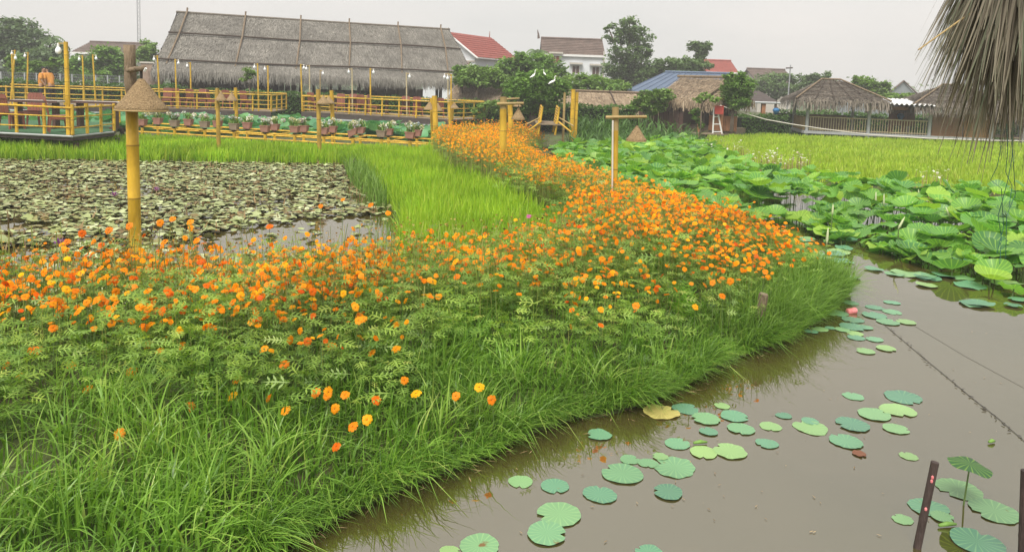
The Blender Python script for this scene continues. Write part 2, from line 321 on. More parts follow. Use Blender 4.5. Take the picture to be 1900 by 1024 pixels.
class NB:
    """bulk quads / tris collected in numpy"""
    def __init__(s): s.V = []; s.Q = []; s.A = []; s.U = []; s.n = 0
    def add(s, V, Fq, var, luv=None):
        V = np.asarray(V, np.float32).reshape(-1, 3); s.V.append(V); s.Q.append(np.asarray(Fq, np.int64).reshape(-1, 4)+s.n)
        s.A.append(np.broadcast_to(np.asarray(var, np.float32), (len(V),)).copy() if np.ndim(var) < 1 else np.asarray(var, np.float32)); s.n += len(V)
        s.U.append(luv if luv is not None else np.zeros((len(V), 3), np.float32))
    def inst(s, tv, tf, loc, rot, scl, var, luv=None, tvar=None):
        """template verts/faces at N places; rot (N,3,3)"""
        n = len(loc); 
        if n == 0: return
        tv = np.asarray(tv, float); scl = np.asarray(scl, float)
        if scl.ndim == 1: scl = scl[:, None]
        W = np.einsum('nij,nvj->nvi', rot, tv[None]*scl[:, None, :])+np.asarray(loc)[:, None, :]
        Fq = np.asarray(tf)[None]+(np.arange(n)*len(tv))[:, None, None]
        va = np.repeat(np.asarray(var), len(tv))
        if tvar is not None: va = np.clip(va+np.tile(tvar, n), 0, 1)
        s.add(W.reshape(-1, 3), Fq.reshape(-1, 4), va, np.tile(np.asarray(luv, np.float32), (n, 1)) if luv is not None else None)
    def blades(s, root, h, ang, lean, wid, var, segs=3, droop=.25, tip=.12):
        n = len(root)
        if n == 0: return
        t = np.linspace(0, 1, segs+1)
        d = np.stack([np.cos(ang), np.sin(ang), np.zeros(n)], 1); pr = np.stack([-np.sin(ang), np.cos(ang), np.zeros(n)], 1)
        tw = rng.uniform(-1, 1, n); pr = pr*np.cos(tw)[:, None]+d*np.sin(tw)[:, None]
        zz = h[:, None]*(t[None]-(droop*lean)[:, None]*t[None]**2.5); rr = (h*lean)[:, None]*t[None]**1.7
        c = root[:, None, :]+d[:, None, :]*rr[..., None]; c[..., 2] += zz
        wd = wid[:, None]*np.maximum(tip, np.minimum(1, 1.9*(1-t))*(.6+.4*np.minimum(1, t*4)))[None]/2
        V = np.stack([c-pr[:, None, :]*wd[..., None], c+pr[:, None, :]*wd[..., None]], 2)
        k = 2*(segs+1); b = np.arange(segs)*2; f = np.stack([b, b+1, b+3, b+2], 1)
        Fq = f[None]+(np.arange(n)*k)[:, None, None]
        s.add(V.reshape(-1, 3), Fq.reshape(-1, 4), np.repeat(var, k))
    def build(s, name, m, parent=None, kind=None, smooth=True):
        V = np.concatenate(s.V); Q = np.concatenate(s.Q); A = np.concatenate(s.A); U = np.concatenate(s.U)
        if parent: o0 = ORG[parent.name]; V = V-np.array(o0, np.float32)
        me = bpy.data.meshes.new(name); me.vertices.add(len(V)); me.vertices.foreach_set('co', V.astype(np.float32).ravel())
        me.loops.add(Q.size); me.loops.foreach_set('vertex_index', Q.astype(np.int32).ravel())
        me.polygons.add(len(Q)); me.polygons.foreach_set('loop_start', np.arange(len(Q), dtype=np.int32)*4)
        me.polygons.foreach_set('loop_total', np.full(len(Q), 4, np.int32))
        if smooth: me.polygons.foreach_set('use_smooth', np.ones(len(Q), bool))
        me.attributes.new('var', 'FLOAT', 'POINT').data.foreach_set('value', A.astype(np.float32))
        me.attributes.new('luv', 'FLOAT_VECTOR', 'POINT').data.foreach_set('vector', U.astype(np.float32).ravel())
        me.materials.append(M[m]); me.update(calc_edges=True)
        o = link(name, me, parent)
        if kind: o['kind'] = kind
        return o
def copy_tree(o, loc=None, rz=None, label=None, parent=None, scale=None):
    c = o.copy(); COL.objects.link(c); c.parent = parent
    if loc is not None: c.location = loc
    if rz is not None: c.rotation_euler = (0, 0, rz)
    if scale is not None: c.scale = (scale,)*3
    if label: c['label'] = label
    for ch in o.children: copy_tree(ch, parent=c)
    return c
def rotz(a):
    c, s_ = np.cos(a), np.sin(a); z = np.zeros_like(a); o = np.ones_like(a)
    return np.stack([np.stack([c, -s_, z], 1), np.stack([s_, c, z], 1), np.stack([z, z, o], 1)], 1)
def rotx(a):
    c, s_ = np.cos(a), np.sin(a); z = np.zeros_like(a); o = np.ones_like(a)
    return np.stack([np.stack([o, z, z], 1), np.stack([z, c, -s_], 1), np.stack([z, s_, c], 1)], 1)
def rrot(n, tilt): return rotz(rng.uniform(0, 2*PI, n))@rotx(rng.normal(0, tilt, n))@rotz(rng.uniform(0, 2*PI, n))

# ------------------------------------------------------------------ plan: ponds, banks, fields (world x,y)
EDGE = [(120, 1420), (330, 1160), (470, 1050), (545, 1008), (640, 962), (760, 906), (900, 856), (990, 802), (1090, 776), (1190, 757), (1250, 735), (1300, 704), (1350, 672),
        (1410, 652), (1460, 634), (1510, 606), (1550, 578), (1580, 545)]
edge = poly(EDGE)
tip_back = np.array([(3.75, 8.9), (3.55, 9.6), (3.2, 10.4), (2.75, 11.6), (2.2, 13.6), (1.7, 15.6), (1.1, 18.), (.75, 20.5), (.9, 24), (1.6, 27)])
far_lotus = np.array([(3.5, 30), (8.0, 33.5)])
rice2_edge = poly([(1345, 275), (1385, 293), (1440, 312), (1490, 326), (1600, 338), (1750, 347), (1900, 353)], .16)
W2 = np.concatenate([edge, tip_back, far_lotus, rice2_edge, np.array([(26, 19), (40, 10), (40, -6), (-1, -6)])])
W1 = np.concatenate([poly([(-900, 290), (-300, 293), (0, 296), (300, 298), (640, 304), (668, 306), (692, 340), (730, 392)]),
                     np.array([(-1.62, 11.2), (-1.5, 9.2), (-1.6, 7.7), (-2.0, 7.1), (-3.4, 6.55), (-6, 6.0), (-12, 5.7), (-25, 5.5)])])
W3 = np.concatenate([poly([(-400, 236), (250, 247), (560, 258), (760, 268)]), np.array([(-2.9, 27), (-2.7, 33), (-6, 35.6), (-9, 39), (-16, 37), (-30, 37), (-45, 37)])])
land = np.concatenate([edge, tip_back, np.array([(-1.2, 27), (-2.3, 24), (-2.2, 21), (-1.5, 17.5), (-.6, 14.6), (.3, 12.3), (.9, 10.3), (.7, 8.8), (-.2, 7.7), (-1.3, 7.0), (-1.9, 6.7), (-3.4, 6.25), (-6, 5.75), (-9, 5.5), (-9, 2)])])
def gheight(q):
    s1, s2, s3 = sdf(W1, q), sdf(W2, q), sdf(W3, q)
    s = np.minimum(np.minimum(s1, s2), s3)
    top = np.where(np.minimum(s1, s3) < .0, .1, .1)
    bank = np.clip(.35-sdf(land, q), 0, .5)/.5
    land_ = np.where(s > 0, .02+np.minimum(s, .3)*.1+np.clip(s2, 0, 1.1)*.2*bank, -.02+s*.6)
    land_ = np.clip(land_, -.6, .3)
    land_ += np.where(s > 0, bank* .035*np.sin(q[:, 0]*2.3+np.sin(q[:, 1]*1.7)*1.3)*np.sin(q[:, 1]*2.9)*np.clip(s, 0, 1), 0)
    return land_
xs = np.concatenate([[-340, -260, -180, -120, -80, -60, -45, -35, -28, -22], np.arange(-18, 24, .22), [25, 28, 34, 42, 55, 80, 120, 180, 260, 340]])
ys = np.concatenate([[-30, -22, -12, -6, -2], np.arange(0, 44, .22), [46, 50, 56, 64, 75, 90, 120, 170, 230, 300, 360]])
X, Y = np.meshgrid(xs, ys); q = np.stack([X.ravel(), Y.ravel()], 1); zz = gheight(q)
# keep the rice paddies wet and low
nx = len(xs); ii, jj = np.meshgrid(np.arange(len(ys)-1), np.arange(nx-1), indexing='ij'); a = (ii*nx+jj).ravel()
g = NB(); g.add(np.column_stack([q, zz]), np.stack([a, a+1, a+1+nx, a+nx], 1), 0.)
tag(g.build('ground', 'ground'), 'earth banks and farm ground around the ponds', 'ground', kind='structure')
b = MB(); b.quad((-60, -6, 0), (45, -6, 0), (45, 42, 0), (-60, 42, 0))
tag(b.build('pond_water', 'water'), 'still brown pond water reflecting the pale sky', 'water', kind='structure')
def gz(x, y): return float(gheight(np.array([[x, y]]))[0])
def on(q2): return np.column_stack([q2, gheight(q2)])
# ================================================================== buildings
def V2(p, z): return Vector((p.x, p.y, z))
def thatch(nb, A, B, C, D, rows, per_m, ln, wd, var0=.45, lift=.05, ragged=.0, spread=.25):
    """straw strips lying down a slope; A,B = top edge, D,C = bottom edge"""
    A, B, C, D = [np.array(p, float) for p in (A, B, C, D)]
    Ln = max(np.linalg.norm(B-A), np.linalg.norm(C-D)); n = int(Ln*per_m)
    nrm = np.cross(B-A, D-A); 
    if np.linalg.norm(nrm) < 1e-6: nrm = np.cross(C-D, A-D)
    nrm /= np.linalg.norm(nrm); nrm = nrm if nrm[2] > 0 else -nrm
    for r in range(rows):
        t = (r+1)/rows
        u = (np.arange(n)+rng.uniform(-.8, .8, n))/n; u = np.clip(u, 0, 1)
        tt = np.clip(t+rng.uniform(-.6, .25, n)/rows, .02, 1)
        top = A+(B-A)*u[:, None]; bot = D+(C-D)*u[:, None]
        p = top+(bot-top)*tt[:, None]
        dn = (bot-top); dn /= np.maximum(np.linalg.norm(dn, axis=1), 1e-6)[:, None]
        side = np.cross(nrm, dn)
        dd = dn+side*rng.normal(0, spread, n)[:, None]; dd /= np.linalg.norm(dd, axis=1)[:, None]
        side = np.cross(nrm, dd)
        l = ln*rng.uniform(.6, 1.3, n); w_ = wd*rng.uniform(.6, 1.5, n)/2
        p0 = p-dd*(l*.6)[:, None]+nrm*.01; p1 = p+dd*(l*.4)[:, None]+nrm*(lift*rng.uniform(.3, 1.4, n))[:, None]
        if r == rows-1: p1[:, 2] -= ragged*rng.uniform(.1, 1, n)
        Vv = np.stack([p0-side*w_[:, None], p0+side*w_[:, None], p1+side*(w_*.6)[:, None], p1-side*(w_*.6)[:, None]], 1)
        var = np.clip(var0+rng.normal(0, .24, n), 0, 1)
        nb.add(Vv.reshape(-1, 3), (np.array([0, 1, 2, 3])[None]+(np.arange(n)*4)[:, None]), np.repeat(var, 4))
def fringe(nb, A, B, n, ln, wd, out, var0=.4, jit=.05):
    """hanging straw along an eave"""
    A, B, out = np.array(A, float), np.array(B, float), np.array(out, float)
    u = rng.random(n); p = A+(B-A)*u[:, None]+rng.normal(0, jit, (n, 3))
    s_ = (B-A)/np.linalg.norm(B-A); l = ln*rng.uniform(.45, 1.25, n); w_ = wd*rng.uniform(.6, 1.4, n)/2
    e = p+out*l[:, None]*rng.uniform(-.1, .5, n)[:, None]+s_*rng.normal(0, .16, n)[:, None]*l[:, None]; e[:, 2] -= l
    Vv = np.stack([p-s_*w_[:, None], p+s_*w_[:, None], e+s_*(w_*.4)[:, None], e-s_*(w_*.4)[:, None]], 1)
    nb.add(Vv.reshape(-1, 3), (np.array([0, 1, 2, 3])[None]+(np.arange(n)*4)[:, None]), np.repeat(np.clip(var0+rng.normal(0, .22, n), 0, 1), 4))
class Fr:
    """local frame: o origin, u along the front (left to right), v away from the camera"""
    def __init__(s, a, b): 
        s.o = Vector((a.x, a.y, 0)); d = Vector((b.x-a.x, b.y-a.y, 0)); s.len = d.length; s.u = d.normalized(); s.v = Vector((-s.u.y, s.u.x, 0))
    def __call__(s, x, y, z): return s.o+s.u*x+s.v*y+Vector((0, 0, z))
    def box(s, mb, x0, x1, y0, y1, z0, z1, var=0):
        return mb.hexa([s(x0, y0, z0), s(x1, y0, z0), s(x1, y1, z0), s(x0, y1, z0)], [s(x0, y0, z1), s(x1, y0, z1), s(x1, y1, z1), s(x0, y1, z1)], var)
def part(name, m, root, fn, **k):
    b = MB(); fn(b); return b.build(name, m, root, **k)

# ---- the great thatched hall
RL = P(330, 24, 50); RR = P(832, 56, 50*1.0)
zr = RL.z
for _ in range(40):
    RR = P(832, 56, RR.y*(zr-H)/max(.1, (RR.z-H)))
f = Fr(RL, RR); LH = f.len
hall = thing('thatched_hall', 'large open hall with a long grey thatched roof behind the decks', 'hall', tuple(f(LH/2, 0, 0)))
prof = [(0, zr, (0, 0)), (-2.1, 4.62, (.5, .25)), (-4.0, 2.95, (1.2, .5)), (-4.75, 2.3, (1.4, .9))]   # y, z, overhang at the ends
def ringpt(i, side, end):     # side -1 front, +1 back ; end 0 left, 1 right
    y, z, ov = prof[i]; return f(-ov[0] if end == 0 else LH+ov[1], y if side < 0 else -y, z)
core = MB()
for i in range(3):
    core.quad(ringpt(i, -1, 0)-f.u*-.1, ringpt(i, -1, 1), ringpt(i+1, -1, 1), ringpt(i+1, -1, 0))
    core.quad(ringpt(i, 1, 1), ringpt(i, 1, 0), ringpt(i+1, 1, 0), ringpt(i+1, 1, 1))
    core.quad(ringpt(i, 1, 0), ringpt(i, -1, 0), ringpt(i+1, -1, 0), ringpt(i+1, 1, 0))
    core.quad(ringpt(i, -1, 1), ringpt(i, 1, 1), ringpt(i+1, 1, 1), ringpt(i+1, -1, 1))
for v_ in range(len(core.v)): core.v[v_] = (core.v[v_][0], core.v[v_][1], core.v[v_][2]-.06)
roofc = core.build('roof', 'thatchcore', hall)
nb = NB()
for i, rows in ((0, 9), (1, 8), (2, 6)):
    for a_, b_, d_ in (((-1, 0), (-1, 1), 1), ((-1, 0), (1, 0), 0), ((-1, 1), (1, 1), 0)):
        thatch(nb, ringpt(i, *a_), ringpt(i, *b_), ringpt(i+1, *b_), ringpt(i+1, *a_), int(rows*1.4), 40 if d_ else 24, .34, .036, .42, .05, .12)
fringe(nb, ringpt(3, -1, 0), ringpt(3, -1, 1), 4200, .42, .03, -f.v, .5, .1)
fringe(nb, ringpt(3, -1, 0)+f.v*.8+Vector((0, 0, .3)), ringpt(3, -1, 1)+f.v*.8+Vector((0, 0, .3)), 1500, .5, .035, -f.v, .35, .15)
fringe(nb, ringpt(3, -1, 0), ringpt(3, 1, 0), 500, .55, .06, -f.u, .5, .1)
fringe(nb, ringpt(3, -1, 1), ringpt(3, 1, 1), 500, .55, .06, f.u, .5, .1)
tag(nb.build('thatch', 'thatch', hall), kind='stuff')
part('ridge_cap', 'thatchcore', hall, lambda b: b.path([f(-.1, 0, zr+.02), f(LH*.5, 0, zr+.0), f(LH+.1, 0, zr+.02)], [.1]*3, 6))
for i, z_, in ((1, 0), (2, 0)):
    part('batten', 'darkwood', hall, lambda b: b.path([ringpt(i, -1, 0)*(1-t)+ringpt(i, -1, 1)*t+Vector((0, -.1, .1+.04*math.sin(t*9+i))) for t in (0, .2, .4, .6, .8, 1)], [.055]*6, 6))
for t in (.03, .225, .42, .6, .79, .965):
    p0, p1, p2 = [ringpt(i, -1, 0).lerp(ringpt(i, -1, 1), t-(.0, .035, .07)[i]*max(0, t-.2))-f.v*.14+Vector((0, 0, .1)) for i in (0, 1, 2)]
    part('rafter_pole', 'logbark', hall, lambda b: b.path([p0+Vector((0, .06, .24)), p0, p1, p2+Vector((0, -.1, -.25))], [.06, .055, .05, .045], 6))
part('floor', 'plank', hall, lambda b: f.box(b, -.6, LH+.6, -3.6, 3.6, -.2, .5))
for k in range(11):
    x = -.3+k*(LH+.6)/10
    part('post', 'darkwood', hall, lambda b: b.tube(f(x, -3.4, .5), f(x, -3.4, 3.3), .12, n=7))
    part('post', 'darkwood', hall, lambda b: b.tube(f(x, 3.4, .5), f(x, 3.4, 3.3), .12, n=7))
part('back_wall', 'brick', hall, lambda b: f.box(b, -.3, LH*.36, 2.9, 3.1, .5, 3.1))
part('back_wall', 'brick', hall, lambda b: f.box(b, LH*.7, LH*.9, 3.0, 3.15, .5, 2.6))
d_ = part('door', 'shutter', hall, lambda b: f.box(b, 2.2, 3.6, 2.8, 2.88, .5, 2.6))
part('door', 'white', hall, lambda b: f.box(b, 4.3, 5.0, 2.8, 2.88, .5, 2.5))
for k in range(6): part('wall_panel', 'plank' if k % 2 else 'shutter', hall, lambda b: f.box(b, 5.3+k*.42, 5.66+k*.42, 2.78, 2.87, .5, 2.7))
part('beam', 'darkwood', hall, lambda b: f.box(b, -.6, LH+.6, -3.5, -3.3, 3.0, 3.15))
part('counter', 'darkwood', hall, lambda b: f.box(b, LH*.5, LH*.72, .5, 1.3, .5, 1.5))
part('counter_front', 'brick', hall, lambda b: f.box(b, LH*.78, LH*.88, -1.2, -.6, .5, 1.75))

# ---- low thatched sheds left and right of the egret tree
def shed(label, ax, ay, bx, by, Z1, Z2, hgt, dep, posts=4, cat='shed'):
    A = P(ax, ay, Z1); B = P(bx, by, Z2); B.z = A.z; f = Fr(A, B); L_ = f.len; zt = A.z; ze = zt-hgt
    t = thing('thatched_shed', label, cat, tuple(f(L_/2, 0, 0)))
    part('roof', 'thatchcore', t, lambda b: b.quad(f(0, .0, zt-.05), f(L_, 0, zt-.05), f(L_, -dep, ze-.03), f(0, -dep, ze-.03)).quad(f(L_, 0, zt-.05), f(0, 0, zt-.05), f(0, dep, ze), f(L_, dep, ze)))
    nb = NB(); thatch(nb, f(0, 0, zt), f(L_, 0, zt), f(L_, -dep, ze), f(0, -dep, ze), 12, 44, .3, .035, .55, .04, .12)
    fringe(nb, f(0, -dep, ze), f(L_, -dep, ze), int(L_*70), .3, .03, -f.v, .6, .06)
    nb.build('thatch', 'thatch_b', t)['kind'] = 'stuff'
    part('ridge_pole', 'logbark', t, lambda b: b.tube(f(-.2, 0, zt+.06), f(L_+.2, 0, zt+.06), .07))
    for k in range(posts):
        x = L_*(k+.5)/posts
        part('post', 'darkwood', t, lambda b: b.tube(f(x, -dep*.75, 0), f(x, -dep*.75, ze+.2), .06))
    part('back_wall', 'darkwood', t, lambda b: f.box(b, .1, L_-.1, dep*.7, dep*.7+.1, 0, ze+.2))
    return t, f, L_, zt, ze
shed('long low thatched shed joining the hall, left of the egret tree', 848, 155, 940, 159, 46, 45, 1.0, 1.5)
t_, f_, L_, zt_, ze_ = shed('long low thatched shed right of the egret tree, behind reeds', 985, 168, 1240, 171, 40, 42, 1.0, 1.4, 6)
part('rope', 'darkwood', t_, lambda b: b.tube(f_(L_*.56, -.05, zt_+.12), f_(L_*.56, -1.45, ze_+.05), .035))

# ---- houses behind
def gable_house(name, label, A, B, depth, ze, zr, wall, roof, z0=0, over=.4, ridge_along=True, cat='house'):
    f = Fr(A, B); Lh = f.len; t = thing(name, label, cat, tuple(f(Lh/2, 0, 0)))
    part('wall', wall, t, lambda b: f.box(b, 0, Lh, 0, depth, z0, ze))
    if ridge_along:
        hd = depth/2
        for x in (0.003, Lh-.003): part('gable', wall, t, lambda b: b.face([f(x, 0, ze), f(x, depth, ze), f(x, hd, zr-.05)]))
        k = (zr-ze)/hd
        rf = part('roof', roof, t, lambda b: b.hexa([f(-over, -over, ze-over*k), f(Lh+over, -over, ze-over*k), f(Lh+over, hd, zr), f(-over, hd, zr)], [f(-over, -over, ze-over*k+.12), f(Lh+over, -over, ze-over*k+.12), f(Lh+over, hd, zr+.12), f(-over, hd, zr+.12)])
             .hexa([f(-over, hd, zr), f(Lh+over, hd, zr), f(Lh+over, depth+over, ze-over*k), f(-over, depth+over, ze-over*k)], [f(-over, hd, zr+.12), f(Lh+over, hd, zr+.12), f(Lh+over, depth+over, ze-over*k+.12), f(-over, depth+over, ze-over*k+.12)]))
        for i in range(1, 9):   # tile courses
            s_ = i/9; part('tile_course', roof, rf, lambda b: b.hexa(*[[f(x, y, z) for x, y, z in ((-over, -over+s_*(hd+over)-.05, ze-over*k+s_*(hd+over)*k+.09+dz), (Lh+over, -over+s_*(hd+over)-.05, ze-over*k+s_*(hd+over)*k+.09+dz), (Lh+over, -over+s_*(hd+over)+.1, ze-over*k+(s_*(hd+over)+.15)*k+.07+dz), (-over, -over+s_*(hd+over)+.1, ze-over*k+(s_*(hd+over)+.15)*k+.07+dz))] for dz in (0, .07)]))
        part('ridge_tiles', roof, t, lambda b: b.tube(f(-over, hd, zr+.17), f(Lh+over, hd, zr+.17), .13))
        part('fascia', 'white', t, lambda b: f.box(b, -over, Lh+over, -over-.06, -over-.005, ze-over*k-.1, ze-over*k+.1))
    return t, f, Lh
def window(t, f, x, z, w_, h_, y=0, shut='shutter', hood=True):
    wn = part('window', 'white', t, lambda b: f.box(b, x-w_/2-.1, x+w_/2+.1, y-.08, y+.02, z-h_/2-.1, z+h_/2+.1))
    part('pane', shut, wn, lambda b: f.box(b, x-w_/2, x-.03, y-.12, y-.085, z-h_/2, z+h_/2))
    part('pane', shut, wn, lambda b: f.box(b, x+.03, x+w_/2, y-.12, y-.085, z-h_/2, z+h_/2))
    if hood: part('hood', 'creamwall', wn, lambda b: f.box(b, x-w_/2-.3, x+w_/2+.3, y-.5, y-.085, z+h_/2+.14, z+h_/2+.3))
A = P(1008, 100, 74); B = P(1119, 107, 74)
ze = A.z+.0; zrr = P(1060, 76, 77).z
t, f, Lh = gable_house('white_house', 'white two-storey house with a long dark brown tiled roof', A, B, 6, ze, zrr, 'whitewall', 'browntile', over=.18)
zw = P(1080, 130, 74).z
window(t, f, 3.15, zw, .62, .7); window(t, f, 5.05, zw-.06, .62, .7); window(t, f, 1.2, P(1030, 110, 74).z, .7, .7, shut='redtile')
part('string_course', 'creamwall', t, lambda b: f.box(b, -.05, Lh+.05, -.1, -.005, zw-.95, zw-.8))
part('corner_post', 'creamwall', t, lambda b: f.box(b, Lh+.005, Lh+.15, -.12, .2, 0, ze+.4))
part('finial', 'browntile', t, lambda b: b.path([f(-.4, 3, zrr+.1), f(-.45, 3, zrr+.5), f(-.55, 3, zrr+.95)], [.14, .09, .03], 6))
# red roofed house: gable towards us on the left, one slope seen
A = P(790, 70, 72); 
rn = P(832, 62, 70); v = Vector((.86, -.5, 0)).normalized(); u = Vector((.5, .86, 0)); zr = rn.z; w_ = 3.0; ln = 7.0; ze = zr-2.0
t = thing('red_roofed_house', 'white house with a bright red gabled roof right of the hall', 'house', (rn.x, rn.y, 0))
q = lambda a, b, z: Vector((rn.x, rn.y, 0))+v*a+u*b+Vector((0, 0, z))
part('wall', 'whitewall', t, lambda b: b.hexa([q(-w_, .3, 0), q(w_-.25, .3, 0), q(w_-.25, ln, 0), q(-w_, ln, 0)], [q(-w_, .3, ze), q(w_-.25, .3, ze), q(w_-.25, ln, ze), q(-w_, ln, ze)]))
part('gable', 'whitewall', t, lambda b: b.hexa([q(-w_, .305, ze), q(w_-.25, .305, ze), q(w_-.25, .5, ze), q(-w_, .5, ze)], [q(-.05, .305, zr-.1), q(.05, .305, zr-.1), q(.05, .5, zr-.1), q(-.05, .5, zr-.1)]))
for sg in (1, -1):
    rf = part('roof', 'redtile', t, lambda b: b.hexa([q(0, 0, zr), q(sg*w_*1.08, 0, ze-.15), q(sg*w_*1.08, ln+.3, ze-.15), q(0, ln+.3, zr)], [q(0, 0, zr+.12), q(sg*w_*1.08, 0, ze-.03), q(sg*w_*1.08, ln+.3, ze-.03), q(0, ln+.3, zr+.12)]))
    for i in range(1, 10):
        s_ = i/10; part('tile_course', 'redtile', rf, lambda b: b.hexa([q(sg*w_*1.08*s_, .01, zr+.1-(zr-ze+.15)*s_), q(sg*w_*1.08*(s_+.02), .01, zr+.1-(zr-ze+.15)*(s_+.02)), q(sg*w_*1.08*(s_+.02), ln+.29, zr+.1-(zr-ze+.15)*(s_+.02)), q(sg*w_*1.08*s_, ln+.29, zr+.1-(zr-ze+.15)*s_)], [p_+Vector((0, 0, .07)) for p_ in (q(sg*w_*1.08*s_, .01, zr+.1-(zr-ze+.15)*s_), q(sg*w_*1.08*(s_+.02), .01, zr+.1-(zr-ze+.15)*(s_+.02)), q(sg*w_*1.08*(s_+.02), ln+.29, zr+.1-(zr-ze+.15)*(s_+.02)), q(sg*w_*1.08*s_, ln+.29, zr+.1-(zr-ze+.15)*s_))]))
part('bargeboard', 'white', t, lambda b: b.path([q(0, -.03, zr-.03), q(w_*1.08, -.03, ze-.18)], [.09, .09], 4))
part('eave_board', 'white', t, lambda b: b.tube(q(w_*1.09, 0, ze-.16), q(w_*1.09, ln+.3, ze-.16), .07, n=4))
part('window', 'shutter', t, lambda b: b.hexa([q(.9, .2, ze-1.7), q(1.9, .2, ze-1.7), q(1.9, .3, ze-1.7), q(.9, .3, ze-1.7)], [q(.9, .2, ze-.9), q(1.9, .2, ze-.9), q(1.9, .3, ze-.9), q(.9, .3, ze-.9)]))
part('window_hood', 'redtile', t, lambda b: b.hexa([q(.6, -.3, ze-.95), q(2.2, -.3, ze-.95), q(2.2, .3, ze-.85), q(.6, .3, ze-.85)], [q(.6, -.3, ze-.88), q(2.2, -.3, ze-.88), q(2.2, .3, ze-.65), q(.6, .3, ze-.65)]))
part('string_course', 'creamwall', t, lambda b: b.hexa([q(-w_, .2, ze-.5), q(w_-.2, .2, ze-.5), q(w_-.2, .3, ze-.5), q(-w_, .3, ze-.5)], [q(-w_, .2, ze-.38), q(w_-.2, .2, ze-.38), q(w_-.2, .3, ze-.38), q(-w_, .3, ze-.38)]))
part('spire', 'redtile', t, lambda b: b.path([q(0, ln, zr+.1), q(0, ln, zr+.7)], [.06, .02], 5))
part('annex', 'creamwall', t, lambda b: b.hexa([q(w_, 1, 0), q(w_+1.6, 1, 0), q(w_+1.6, ln, 0), q(w_, ln, 0)], [q(w_, 1, ze-1.3), q(w_+1.6, 1, ze-1.3), q(w_+1.6, ln, ze-1.3), q(w_, ln, ze-1.3)]))
part('annex_roof', 'browntile', t, lambda b: b.hexa([q(w_-.24, .8, ze-1.0), q(w_+1.9, .8, ze-1.3), q(w_+1.9, ln, ze-1.3), q(w_-.24, ln, ze-1.0)], [q(w_-.24, .8, ze-.9), q(w_+1.9, .8, ze-1.2), q(w_+1.9, ln, ze-1.2), q(w_-.24, ln, ze-.9)]))
# brown roof far left, red roof behind the blue one, dark roofs at the right, grey gable
A = P(140, 97, 85); B = P(236, 100, 85); t, f, Lh = gable_house('far_house', 'low house with a grey brown hipped roof behind trees, left of the hall', A, B, 7, A.z, P(185, 81, 88).z, 'creamwall', 'browntile', over=.3)
window(t, f, Lh-1, A.z-1, .8, .8, hood=False)
A = P(1306, 132, 90); B = P(1362, 134, 90); t, f, Lh = gable_house('far_house', 'small far house with a dull red roof above the blue sheet roof', A, B, 6, A.z, P(1340, 115, 92).z, 'whitewall', 'redtile')
window(t, f, 1.0, A.z-.7, .6, .6, hood=False)
A = P(1408, 152, 95); B = P(1470, 154, 95); t, f, Lh = gable_house('far_house', 'far house with a dark roof rising from the trees left of the pavilions', A, B, 8, A.z, P(1430, 131, 98).z, 'creamwall', 'browntile')
window(t, f, 1.5, A.z-.8, .8, .8, hood=False)
A = P(1634, 178, 80); B = P(1714, 180, 82); f = Fr(A, B); t = thing('far_house', 'grey gabled house wall showing between the two pavilion roofs', 'house', tuple(f(f.len/2, 0, 0)))
zg = P(1672, 152, 81).z
part('wall', 'greywall', t, lambda b: f.box(b, 0, f.len, 0, 6, 0, A.z-.5))
part('gable', 'greywall', t, lambda b: b.hexa([f(0, .005, A.z-.5), f(f.len, .005, A.z-.5), f(f.len, .2, A.z-.5), f(0, .2, A.z-.5)], [f(f.len*.46, .005, zg), f(f.len*.5, .005, zg), f(f.len*.5, .2, zg), f(f.len*.46, .2, zg)]))
part('bargeboard', 'browntile', t, lambda b: b.path([f(-.2, -.1, A.z-.5), f(f.len*.48, -.1, zg+.1), f(f.len+.2, -.1, A.z-.45)], [.09]*3, 4))
part('vent', 'glass', t, lambda b: f.box(b, f.len*.36, f.len*.46, -.05, 0, A.z-.1, A.z+.3))
# ---- steel lattice mast
t = thing('lattice_mast', 'tall thin steel lattice mast left of the hall roof', 'mast', tuple(P(258, 100, 130)*1)); base = P(258, 130, 130); topm = P(254, -40, 130)
t.location = (base.x, base.y, 0); ORG[t.name] = Vector((base.x, base.y, 0)); Hm = topm.z
leg = lambda k, z: Vector((base.x+.28*math.cos(k*2*PI/3+.4), base.y+.28*math.sin(k*2*PI/3+.4), z))
for k in range(3): part('leg', 'metalmast', t, lambda b: b.tube(leg(k, 0), leg(k, Hm), .05, n=4))
for i in range(int(Hm/.7)):
    def fn(b):
        for k in range(3): b.tube(leg(k, i*.7), leg((k+1) % 3, i*.7+.7), .028, n=3)
    part('brace', 'metalmast', t, fn)

# ---- hut with thatched gable, blue sheet roof behind, platform
Ah = P(1228, 182, 38.6); Bh = P(1345, 186, 37.2); f = Fr(Ah, Bh); Lh = f.len
zE = Ah.z+.1; t = thing('thatched_hut', 'open hut with thatched gable roof and dark interior, blue roof behind', 'hut', tuple(f(Lh/2, 0, 0)))
fl = P(1295, 236, 38).z
X0, X1 = -.2, Lh*.45   # roof: ridge parallel to u at depth y=1.3
zR = P(1290, 146, 41).z
part('roof', 'thatchcore', t, lambda b: b.quad(f(.5, 1.6, zR-.05), f(Lh-.1, 1.6, zR-.05), f(Lh*.72, -.9, zE-.2), f(-.2, -.9, zE-.2)).quad(f(.5, 1.6, zR-.05), f(Lh-.1, 1.6, zR-.05), f(Lh+.2, 4, zE), f(-.2, 4, zE)))
nb = NB(); thatch(nb, f(.5, 1.6, zR), f(Lh-.1, 1.6, zR), f(Lh*.72, -.9, zE-.2), f(-.2, -.9, zE-.2), 13, 46, .3, .036, .5, .05, .15)
fringe(nb, f(-.2, -.9, zE-.2), f(Lh*.72, -.9, zE-.2), 220, .35, .06, -f.v, .5, .06)
